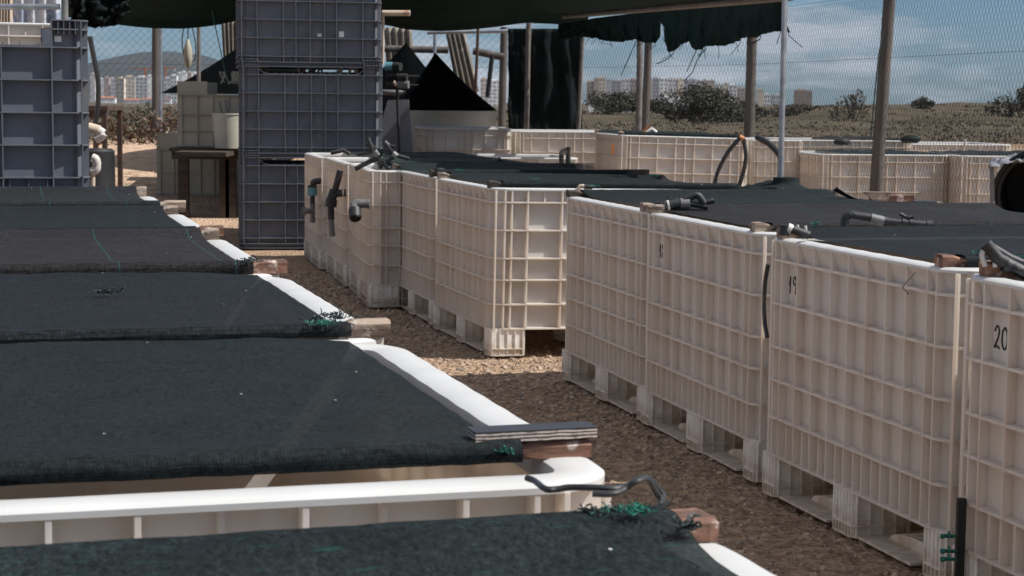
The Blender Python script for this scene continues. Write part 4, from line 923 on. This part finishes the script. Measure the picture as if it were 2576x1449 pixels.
b = MB(); b.loft([[(.19*s*math.cos(a), .19*s*math.sin(a), z) for a in [2*PI*k/28 for k in range(28)]] for z, s in ((0,.7),(.03,1),(.045,1),(.05,.8))], cap0=True, cap1=True)
tag(b.build('lid', M['sheet_grey'], smooth=True, loc=D(968,240,15.5)), 'pale round lid beside the valve stand', 'lid')
# hoses in the notch of the middle grey box
random.seed(12)
t = thing('hose_heap', 'tangle of grey hoses, pipes and a blue fitting inside the grey stack notch', 'hose heap', gc+Vector((0,.05,.725+.56)))
b = MB(); b.box((-.42,.05,-.2),(.42,.09,.14)); b.build('dark_backing', M['black'], t)  # black slab added behind the hoses, stands in for the darkness inside the notch
for k in range(14):
    x = random.uniform(-.4,.38); b = MB(); b.tube(smoothpts([(x, -.38, -.02), (x+random.uniform(-.1,.1), -.42, .11), (x+random.uniform(-.12,.12), -.40, .16), (x+random.uniform(-.25,.25), -.36, -.02)], 5), random.uniform(.006,.012), 6); b.build('hose', M[random.choice(['pipe_grey','pipe_pvc','pipe','pipe_cream'])], t, True)
b = MB(); b.tube([(-.44,-.41,.0),(-.40,-.41,.13)], .03, 12); b.build('blue_fitting', M['teal'], t, True)
b = MB(); b.tube([(.20,-.41,.05),(.40,-.41,.06)], .016, 10); b.tube([(.30,-.41,.04),(.30,-.41,.15)], .018, 10); b.build('pvc_fitting', M['pipe_pvc'], t, True)

# ------------------------------------------------------------------ left background: pallet table, boxes, bucket, stand
tb = thing('pallet_table', 'dark wooden pallet table under the shaded cream box', 'table', (-2.7, 17.3, 0), 0)
p_ = D(425,372,15.5); ox = p_.x; zt = p_.z; YB = p_.y; XR = D(590,372,15.5).x
def rel(x, y, z): return Vector((x+2.7, y-17.3, z))
b = MB()
for k in range(6): b.box(tuple(rel(ox, YB+.24*k, zt-.03)), tuple(rel(XR+.2, YB+.24*k+.19, zt)))
for y in (YB+.02, YB+.7, YB+1.38): b.box(tuple(rel(ox+.02, y, zt-.10)), tuple(rel(XR+.18, y+.05, zt-.031)))
b.build('top', M['wood_dark'], tb)
for x in (ox+.12, ox+.55, XR-.1):
    for y in (YB+.02, YB+1.34):
        b = MB(); b.box(tuple(rel(x-.045, y, 0)), tuple(rel(x+.045, y+.09, zt-.101))); b.build('leg', M['wood_dark'], tb)
b = MB(); b.box(tuple(rel(XR-.45, YB-.5, zt-.06)), tuple(rel(XR, YB-.03, zt-.02))); b.build('shelf', M['wood_dark'], tb)
def crate_notch(name, label, loc, rz, w, dd, h, mat):
    t = thing(name, label, 'box', loc, rz); b = MB()
    th = .012; n = .3*w
    for s in (-1, 1):
        y0, y1 = sorted((s*dd/2, s*(dd/2-th))); b.box((-w/2, y0, 0), (w/2, y1, h*.80)); b.box((-w/2, y0, h*.80), (-w/2+n*.75, y1, h)); b.box((w/2-n*.75, y0, h*.80), (w/2, y1, h))
        x0, x1 = sorted((s*w/2, s*(w/2-th))); b.box((x0, -dd/2+th, 0), (x1, dd/2-th, h*.8)); b.box((x0, -dd/2+th, h*.8), (x1, -dd/2+.2, h)); b.box((x0, dd/2-.2, h*.8), (x1, dd/2-th, h))
    b.box((-w/2+th,-dd/2+th,0), (w/2-th, dd/2-th, .02)); b.build('body', mat, t)
    b = MB()
    for z in (0.02, .25, .5, .79):
        b.box((-w/2-.02, -dd/2-.02, h*z), (w/2+.02, -dd/2, h*z+.008)); b.box((-w/2-.02, -dd/2, h*z), (-w/2, dd/2, h*z+.008))
    for k in range(-4, 5): b.box((k*w/8.6-.003, -dd/2-.018, 0), (k*w/8.6+.003, -dd/2, h*.79))
    b.build('rib', mat, t); return t
zz = zt
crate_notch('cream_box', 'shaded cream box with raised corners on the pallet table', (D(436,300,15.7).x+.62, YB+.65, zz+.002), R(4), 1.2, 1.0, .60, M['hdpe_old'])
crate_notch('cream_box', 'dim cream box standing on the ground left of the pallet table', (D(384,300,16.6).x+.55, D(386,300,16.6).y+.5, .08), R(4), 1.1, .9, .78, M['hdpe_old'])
b = MB(); bc = D(575,385,15.22)
b.loft([[(r*math.cos(a), r*math.sin(a), z) for a in [2*PI*k/30 for k in range(30)]] for z, r in ((0,.125),(.30,.150),(.302,.156),(.315,.156),(.315,.146),(.25,.142))], cap0=True, cap1=True)
bk = thing('bucket', 'grey white bucket standing at the end of the pallet table', 'bucket', (bc.x*1.02, bc.y+.34, zt+.002)); b.build('pail', M['drum'], bk, True)
b = MB()
for k in range(2): b.tube([(-.05+.04*k, 0, .28), (-.09+.06*k, .02, .42+.02*(k % 2))], .012, 6)
b.build('handle', M['pipe_grey'], bk, True)
# dark work stand and drum at left
ws = thing('metal_stand', 'dark metal work stand with rusty legs behind the left grey box', 'stand', (D(250,270,13.5).x, D(250,270,13.5).y, 0)); oo = ws.location; ztt = D(250,266,13.5).z
b = MB(); b.box((-.30,-.3,ztt-.035), (.13,.3,ztt)); b.box((-.28,-.28,ztt-.09), (.11,-.25,ztt-.036)); b.build('top', M['rust'], ws)
for x, y in ((.10,-.27), (.03,-.27), (-.25,-.27), (.10,.27), (-.25,.27)):
    b = MB(); b.box((x-.018, y-.018, 0), (x+.018, y+.018, ztt-.036)); b.build('leg', M['rust'], ws)
dr = thing('black_drum', 'black drum partly hidden behind the left grey box', 'drum', (D(240,400,12.6).x, D(240,400,12.6).y, 0))
b = MB(); b.loft([[(r*math.cos(a), r*math.sin(a), z) for a in [2*PI*k/24 for k in range(24)]] for z, r in ((0,.14),(.2,.145),(.21,.15),(.22,.145),(.80,.14),(.82,.12))], cap1=True, cap0=True); b.build('shell', M['black'], dr, True)
d = 8.9
pipework('pvc_elbow', 'white plastic elbow sticking out behind the left grey box', 'elbow', [('elbow', smoothpts([D(225,338,d), D(245,330,d), D(258,338,d), D(240,350,d)], 4), .026, 'pipe_pvc'), ('pipe', [D(222,322,d), D(250,330,d)], .03, 'pipe_cream')])
pipework('pvc_elbow', 'lower white plastic elbow by the foot of the left grey box', 'elbow', [('elbow', smoothpts([D(232,396,d), D(242,402,d), D(243,425,d), D(230,432,d)], 4), .022, 'pipe_pvc'), ('pipe', [D(234,432,d), D(233,490,d)], .012, 'pipe_cream')])
b = MB(); d = 9.2; b.tube(smoothpts([D(226,92,d), D(233,130,d), D(246,200,d), D(246,270,d), D(236,330,d), D(230,350,d)], 6), .014, 10); tag(b.build('hose', M['cable'], smooth=True), 'thick dark hose curving down beside the left grey box', 'hose')
b = MB(); b.tube([D(-20,472,8.35), D(128,474,8.35)], .055, 20); tag(b.build('brown_pipe', M['brown'], smooth=True), 'shiny brown pipe lying in the foot opening of the left grey box', 'pipe')
st = thing('stool', 'small rusty stool frame behind the farthest left net', 'stool', (D(258,480,11.6).x, D(258,480,11.6).y, 0)); 
b = MB(); b.tube(smoothpts([(-.11,0,.44),(-.08,0,.50),(0,0,.51),(.08,0,.49),(.11,0,.42)], 4), .014, 8); b.build('seat_ring', M['rust'], st, True)
for s in (-1, 1):
    b = MB(); b.tube([(s*.10,0,.46),(s*.16,0,0)], .011, 8); b.build('leg', M['rust'], st, True)
# hanging sack
sk = thing('hanging_sack', 'small netted sack hanging on cords from the canopy arm', 'sack', D(473,165,16.8)); so = sk.location
b = MB(); zs = [D(473,y,16.8).z-so.z for y in (172,165,150,125,105,98)]
b.loft([[(r*math.cos(a)*(1+.1*math.sin(3*a)), r*math.sin(a), z) for a in [2*PI*k/16 for k in range(16)]] for z, r in zip(zs, (.012,.03,.045,.042,.02,.006))], cap0=True, cap1=True); b.build('bag', M['hdpe_old'], sk, True)
b = MB(); b.tube([(0,0,zs[-1]), D(474,50,16.8)-so], .006, 5); b.tube(smoothpts([D(465,55,16.8)-so, D(458,100,16.8)-so, D(462,140,16.8)-so], 4), .006, 5); b.tube(smoothpts([D(480,55,16.8)-so, D(492,110,16.8)-so, D(490,150,16.8)-so, D(480,152,16.8)-so], 4), .006, 5); b.build('cord', M['cable'], sk)
b = MB(); b.tube([D(533,28,16.2), D(572,205,16.2)], .005, 5); tag(b.build('rope', M['twine']), 'thin green rope slanting down left of the grey stack', 'rope')
b = MB(); random.seed(2); oo = D(590,195,15.9)
for _ in range(16):
    x = random.uniform(-.10,.10); b.tube(smoothpts([(x,0,-.05),(x+random.uniform(-.05,.05),0,.05),(x+random.uniform(-.1,.1),0,.02),(x+random.uniform(-.1,.1),0,-.06)], 4), .006, 5)
tag(b.build('rope_coil', M['hdpe_old'], smooth=True, loc=oo), 'loose coil of pale rope on the cream box', 'rope')

# ------------------------------------------------------------------ things on the far right tanks
# black hoses over the far grid tank
t = thing('hose_pair', 'two black hoses hanging in a loop over the wide sunlit grid tank', 'hose', D(1865,346,14.7)); oo = t.location
for pts in ([(1862,346),(1830,385),(1803,440),(1792,500)], [(1870,346),(1876,400),(1862,460),(1845,500)]):
    b = MB(); b.tube(smoothpts([D(x, y, 14.6)-oo for x, y in pts], 6), .018, 10); b.build('hose', M['cable'], t, True)
b = MB(); b.tube([D(1860,344,14.6)-oo, D(1872,350,14.6)-oo], .02, 8); b.build('orange_tie', M['orange'], t)
b = MB(); b.tube(smoothpts([D(1905,345,13.5), D(1935,362,13.4), D(1958,385,13.3), D(1965,400,13.3)], 6), .026, 10); tag(b.build('hose', M['cable'], smooth=True), 'thick black hose bending down behind the steel pole', 'hose')
b = MB(); b.box((0,0,0), (.024,.006,.09)); ob_ = b.build('orange_tab', M['orange'], loc=D(1538,388,15.08)); tag(ob_, 'small orange tab on the side of the wide grid tank', 'tab')
pipework('pvc_valve', 'white and red tap on top of the far grid tank', 'tap', [('body', [D(1622,338,15.6), D(1640,325,15.6), D(1650,334,15.6)], .022, 'pipe_pvc'), ('lever', [D(1618,332,15.6), D(1634,318,15.6)], .012, 'orange')])
# barrel and its cover
br = thing('black_barrel', 'black barrel lying with its dark mouth towards us at the right edge', 'barrel', (D(2612,545,10.6).x, D(2590,545,10.6).y, 0), -.30); bo = br.location
zc = D(2590,490,10.6).z; b = MB(); n = 36; rr = .26
def cring(y, r): return [(r*math.cos(a), y, zc+r*math.sin(a)) for a in [2*PI*k/n for k in range(n)]]
b.loft([cring(.9,rr*.9), cring(.9,rr), cring(.0,rr), cring(-.02,rr*.98), cring(-.02,rr*.9), cring(.85,rr*.88)], cap0=True, cap1=True); b.build('shell', M['black'], br, True)
b = MB(); b.loft([cring(-.03,rr*1.10), cring(-.03,rr*1.0), cring(.03,rr*1.0), cring(.03,rr*1.10), cring(-.03,rr*1.10)]); b.build('hoop', M['black'], br, True)
b = MB()
for x in (-.2,.2): b.box((x-.04,-.0,0), (x+.04,.9,zc-rr*.98))
b.build('cradle', M['wood_dark'], br)
post('steel_post', 'grey flat post left of the black barrel', 2494, 420, 2498, 545, 10.5, .014, 'pipe_grey')
b = MB(); o_ = D(2530,395,10.9); b.grid(lambda u, v: D(2488+120*u, 405-28*u+6*fbm(u*5,v*2), 10.4+.9*v)-o_+Vector((0,0,.03*fbm(u*6, v*4)-.04*(1-v))), 20, 14); tag(b.build('tarpaulin', M['sheet_grey'], smooth=True, solid=.004, loc=o_), 'grey crumpled tarpaulin over the black barrel', 'tarpaulin')
# wood scraps
t = thing('wood_scraps', 'broken wood scraps and curled sheet on the net before the milky tank', 'wood scraps', P(2190,500,.80)); oo = t.location; d = t.location.y/1.07
b = MB(); q = [D(2170,482,d)-oo, D(2242,484,d)-oo, D(2242,512,d)-oo, D(2205,508,d)-oo]; b.add(q + [p+Vector((0,.03,0)) for p in q], [(0,3,2,1),(4,5,6,7),(0,1,5,4),(1,2,6,5),(2,3,7,6),(3,0,4,7)]); b.build('board', M['wood'], t)
b = MB(); b.box((0,0,0), (.10,.05,.035), Matrix.Translation(D(2240,512,d-.01)-oo)); b.build('block', M['wood_red'], t)
b = MB(); b.grid(lambda u, v: D(2105+75*u, 470+34*math.sin(u*1.5)+10*v*(1-u), d)-oo+Vector((0,.08*v,0)), 16, 4); b.build('curled_sheet', M['black'], t, True, solid=.004)
for px, py, s, lab, mt in ((2118,358,.075,'dark rounded lump on the white tank behind the steel pole','black'), (2290,352,.085,'dark bundle at the foot of the orange scrub','netD'), (2325,516,.09,'flat black dish on the net before the milky tanks','black')):
    c = D(px, py, 16.2 if py < 400 else 7.9); b = MB(); fl = .55 if py < 400 else .22
    b.loft([[(s*r*math.cos(a)*(1+.15*math.sin(2*a+px)), s*r*math.sin(a), s*z*fl) for a in [2*PI*k/18 for k in range(18)]] for z, r in ((-.6,.7),(-.2,1),(.3,1),(.8,.7),(1,.3))], cap0=True, cap1=True)
    tag(b.build('rubber_lump' if fl > .3 else 'dish', M[mt], smooth=True, loc=c), lab, 'lump' if fl > .3 else 'dish')
b = MB(); b.tube([D(2428,350,17), D(2427,366,17)], .014, 8); tag(b.build('peg', M['pipe_pvc'], smooth=True), 'short white peg standing behind the farthest right tank', 'peg')

# ------------------------------------------------------------------ vegetation
def leafquad(b, c, s):
    n = Vector((random.gauss(0,1), random.gauss(0,1), random.gauss(0,.8))).normalized(); u = n.orthogonal().normalized(); v = n.cross(u)
    a = random.uniform(0, 6.28); u, v = u*math.cos(a)+v*math.sin(a), v*math.cos(a)-u*math.sin(a); l = s*random.uniform(.7,1.4)
    b.add([c-u*l, c-v*l*.45, c+u*l, c+v*l*.45], [(0,1,2,3)])
def bush(label, x, y, rx, ry, h, n, s, mat, seed, name='bush', lobes=9, cat='bush', group='shrubs beyond the fence'):
    random.seed(seed); z0 = gz(x, y); t = thing(name, label, cat, (x, y, z0-.05), 0, group); b = MB()
    L_ = [(random.gauss(0,.42)*rx, random.gauss(0,.42)*ry, random.uniform(.25,.75)*h, random.uniform(.25,.5)) for _ in range(lobes)]
    for _ in range(n):
        lx, ly_, lz, lr = random.choice(L_); v = Vector((random.gauss(0,1), random.gauss(0,1), random.gauss(0,1))).normalized()*random.uniform(.5,1)
        p = Vector((lx+v.x*lr*rx, ly_+v.y*lr*ry, max(.02, lz*(1-.35*(abs(lx)/rx))+v.z*lr*h*.7))); leafquad(b, p, s)
    b.build('foliage', M[mat], t)
    b = MB()
    for k in range(7):
        a = random.uniform(0, 6.28); b.tube([(0,0,0), (rx*.25*math.cos(a), ry*.25*math.sin(a), h*.35), (rx*.5*math.cos(a), ry*.5*math.sin(a), h*.7)], [s*.35, s*.25, s*.1], 5)
    b.build('stem', M['bark'], t)
def wx(px, d): return (px-1288)/F*d
bush('large dark round shrub in the middle beyond the fence', wx(1745,46), 46, 1.15, 1.2, 1.25, 9000, .035, 'leaf', 1, lobes=16)
bush('broad dark shrub behind and left of the large round one', wx(1600,60), 60, 1.5, 1.2, .9, 4500, .045, 'leaf', 2)
bush('dark rounded shrub behind the thick wooden post', wx(1870,52), 52, 1.2, 1, .75, 3000, .045, 'leaf', 3)
bush('dark shrub in a dune hollow, left by the curtain pole', wx(1530,70), 70, 1.7, 1.3, 1.1, 3500, .05, 'leaf', 4)
bush('tall shrub on the horizon right of the leaning post', wx(2312,90), 90, .65, .8, .75, 1800, .05, 'leaf', 5)
bush('dark tree-like shrub cut by the right edge', wx(2570,42), 42, .85, 1, 1.25, 5000, .04, 'leaf', 6)
bush('bare branched dry shrub left of the leaning post', wx(2140,38), 38, .5, .5, .9, 900, .03, 'leaf_dry', 7)
bush('orange rusty low shrub right of the leaning post', wx(2300,19), 19.6, .28, .25, .38, 1500, .018, 'leaf_or', 8)
bush('dry brown shrub before the tan building', wx(1990,60), 60, .9, .8, .55, 1800, .04, 'leaf_dry', 9)
def scrub():
    b = MB(); random.seed(9)
    for _ in range(2600):
        y = 22.5 + (random.random()**2.2)*170; x = random.uniform(-.40,.36)*y
        if fbm(x*.08, y*.05, 4) < -.12 and y > 30: continue
        z = gz(x, y); s = .011+.0011*y; r = random.uniform(.12,.40)*(1+y*.006); h = r*random.uniform(.15,.45)
        for _ in range(16):
            a = random.uniform(0, 6.28); q = random.random()**.5
            leafquad(b, Vector((x+r*q*math.cos(a), y+r*q*math.sin(a), z+h*random.random()*(1-.5*q))), s*.6)
    return b
tag(scrub().build('scrub', M['leaf_dry']), 'dry olive brown scrub covering the dunes beyond the fence', 'scrub', kind='stuff')
def succ():
    b = MB(); random.seed(11)
    for _ in range(7000):
        x = random.uniform(-7.5,-2.8); y = 21.0+random.random()*2.6; z = gz(x, y)+random.random()**1.5*.42*(.6+.6*fbm(x, y, 2)); leafquad(b, Vector((x, y, z)), .032)
    return b
tag(succ().build('ground_cover', M['leaf_red']), 'reddish green succulent ground cover behind the sand on the left', 'ground cover', kind='stuff')

# ------------------------------------------------------------------ the city
M['bw'] = pm('white_render', (.85,.83,.80), (.72,.70,.67), .08, .8); M['bb'] = pm('beige_render', (.70,.60,.48), (.60,.52,.42), .08, .8)
M['bp'] = pm('pink_render', (.60,.47,.42), (.52,.42,.38), .08, .8); M['bg'] = pm('grey_render', (.62,.60,.59), (.52,.50,.50), .08, .8)
M['win'] = pm('window_dark', (.30,.30,.31), (.36,.36,.36), .3, .3); M['tile'] = pm('roof_tile', (.36,.16,.10), (.28,.12,.08), .5, .8)
M['tan'] = pm('tan_stone', (.60,.47,.36), (.48,.37,.28), .3, .9)
def building(label, x0, x1, yt, d, mat, red=False, base_z=-2.2, group='city buildings', cols=None):
    X0, X1 = wx(x0, d), wx(x1, d); hgt = D((x0+x1)/2, yt, d).z-base_z; w = X1-X0; dep = w*random.uniform(.5,.9)
    t = thing('building' if not red else 'low_house', label, 'building', ((X0+X1)/2, d, base_z), random.uniform(-.12,.12), group); b = MB()
    b.box((-w/2, 0, 0), (w/2, dep, hgt)); b.build('wall', M[mat], t)
    px = d/F
    b = MB()
    if red: b.add([(-w/2-px,-px,hgt+.02),(w/2+px,-px,hgt+.02),(w/2+px,dep+px,hgt+.02),(-w/2-px,dep+px,hgt+.02),(-w/2+w*.1,dep/2,hgt+w*.12),(w/2-w*.1,dep/2,hgt+w*.12)], [(0,1,5,4),(1,2,5),(2,3,4,5),(3,0,4),(0,3,2,1)])
    else: b.box((-w*.3, dep*.2, hgt+.003), (w*.15, dep*.8, hgt+4*px)); b.box((-w/2-.3*px, -.3*px, hgt-2*px), (w/2+.3*px, -.002, hgt+px))
    b.build('roof', M['tile' if red else mat], t)
    if not red and (x1-x0) >= 16 and cols != 0:
        nc = cols or max(2, int((x1-x0)/9)); nr = max(3, int(hgt/px/9)); first = None
        for i in range(nc):
            for j in range(nr):
                cx = -w/2+w*(i+.5)/nc; z = hgt*(j+.45)/nr
                if first is None:
                    b = MB(); b.box((-w/nc*.27, -.25*px, -hgt/nr*.22), (w/nc*.27, -.1*px, hgt/nr*.22)); first = b.build('window', M['win'], t); o = first
                else: o = first.copy(); COL.objects.link(o)
                o.location = (cx, 0, z)
    return t
random.seed(21)
SH = {'bw': 'white', 'bb': 'beige', 'bp': 'pinkish', 'bg': 'grey'}
LB = [(228,240,186,'bg'),(238,250,204,'bp'),(250,262,199,'bw'),(262,276,196,'bp'),(275,291,198,'bg'),(290,313,197,'bb'),(313,340,193,'bb'),(341,372,194,'bw'),(372,384,191,'bw'),(412,430,196,'bg'),(429,445,190,'bw'),(444,458,184,'bw'),(457,470,181,'bw'),(469,482,183,'bb'),(481,498,184,'bw'),(505,530,188,'bw'),(1205,1222,198,'bb'),(1224,1256,203,'bw'),
      (1470,1488,205,'bb'),(1488,1500,198,'bp'),(1500,1518,196,'bb'),(1519,1530,201,'bg'),(1531,1556,203,'bg'),(1557,1578,200,'bg'),(1578,1597,200,'bp'),(1598,1606,196,'bg'),(1616,1632,196,'bb'),(1634,1652,197,'bg'),(1652,1674,197,'bw'),(1675,1696,199,'bg'),(1697,1712,199,'bb'),(1713,1726,201,'bg'),(1726,1741,199,'bw'),(1742,1756,203,'bg'),(1757,1776,203,'bp'),(1777,1790,203,'bb'),(1793,1812,212,'bg'),(1813,1824,210,'bb'),(1826,1846,214,'bw'),(1846,1866,222,'bb'),(1868,1882,224,'bw'),(1897,1912,226,'bb'),(1913,1930,238,'bw')]
PL = {0: 'left of the hill foot', 1: 'under the hill', 2: 'right of the left steel pipe', 3: 'behind the fence beside the dark curtain', 4: 'seen through the torn net gap', 5: 'above the large dark shrub', 6: 'right of the thick wooden post'}
for i, (a, c, yt, mt) in enumerate(LB):
    pos = 'beside the left grey box' if a < 262 else 'before the wooden post under the hill' if a < 390 else 'on the slope near the left post' if a < 600 else 'between the cones and the curtain' if a < 1300 else 'right of the dark curtain' if a < 1600 else 'just right of the steel pipe' if a < 1700 else 'above the large dark shrub' if a < 1800 else 'left of the shiny steel pole'
    order = ['first', 'second', 'third', 'fourth', 'fifth', 'sixth', 'seventh', 'eighth', 'ninth']
    k = sum(1 for j in range(i) if ('beside the left grey box' if LB[j][0] < 262 else 'before the wooden post under the hill' if LB[j][0] < 390 else 'on the slope near the left post' if LB[j][0] < 600 else 'between the cones and the curtain' if LB[j][0] < 1300 else 'right of the dark curtain' if LB[j][0] < 1600 else 'just right of the steel pipe' if LB[j][0] < 1700 else 'above the large dark shrub' if LB[j][0] < 1800 else 'left of the shiny steel pole') == pos)
    building('%s apartment block, %s from the left of those %s' % (SH[mt], order[k], pos), a, c, yt, (1450 if a < 1300 else 450)+random.uniform(-1,1)*(120 if a < 1300 else 20), mt)
for a, c, yt, lab, red in ((252,290,247,'low white house with red roof, leftmost under the hill',True),(310,350,252,'low house with red roof left of the wooden post',True),(352,386,250,'low house with red roof touching the wooden post',True),(412,430,250,'low house with red roof right of the steel pipe',True),
                    (1655,1684,244,'low white house left under the tall blocks by the shrub',False),(1686,1712,249,'low white house before the tall white blocks',False),(1475,1495,262,'tiny white house beside the curtain pole',False),(1715,1738,252,'low house with red roof at the left flank of the large shrub',True),(1545,1590,258,'long low pale house among the dunes',False)):
    building(lab, a, c, yt, 600 if a < 1000 else 400, 'bw', red, base_z=-.5 if a < 1000 else -1.6, group='low houses', cols=0)
building('tan ruined block with rough top right of the steel pole', 1990, 2034, 228, 480, 'tan', base_z=-.5, group='city buildings', cols=5)
building('grey hazy block left of the tan ruined one', 1935, 1965, 240, 900, 'bg', base_z=-.5, group='city buildings')
building('small tan block on the right horizon', 2438, 2466, 266, 900, 'tan', base_z=-.5, group='city buildings', cols=0)
building('long low pale block on the right horizon', 2350, 2432, 269, 1100, 'bg', base_z=-.5, group='city buildings', cols=0)
for px, top_, lab in ((366,170,'orange tower crane left of the wooden post'), (417,168,'orange tower crane right of the steel pipe')):
    d = 1700; t = thing('tower_crane', lab, 'crane', (wx(px, d), d, 0), 0, 'tower cranes'); b = MB(); zt_ = D(px, top_, d).z; b.box((-.8,-.8,0), (.8,.8,zt_)); b.build('mast', M['orange'], t)
    b = MB(); b.box((-14,-.4,zt_-1.6), (9,.4,zt_-.6)); b.build('jib', M['orange'], t)
    b = MB(); b.box((7,-.6,zt_-4), (9,.6,zt_-1.61)); b.build('counterweight', M['bg'], t)
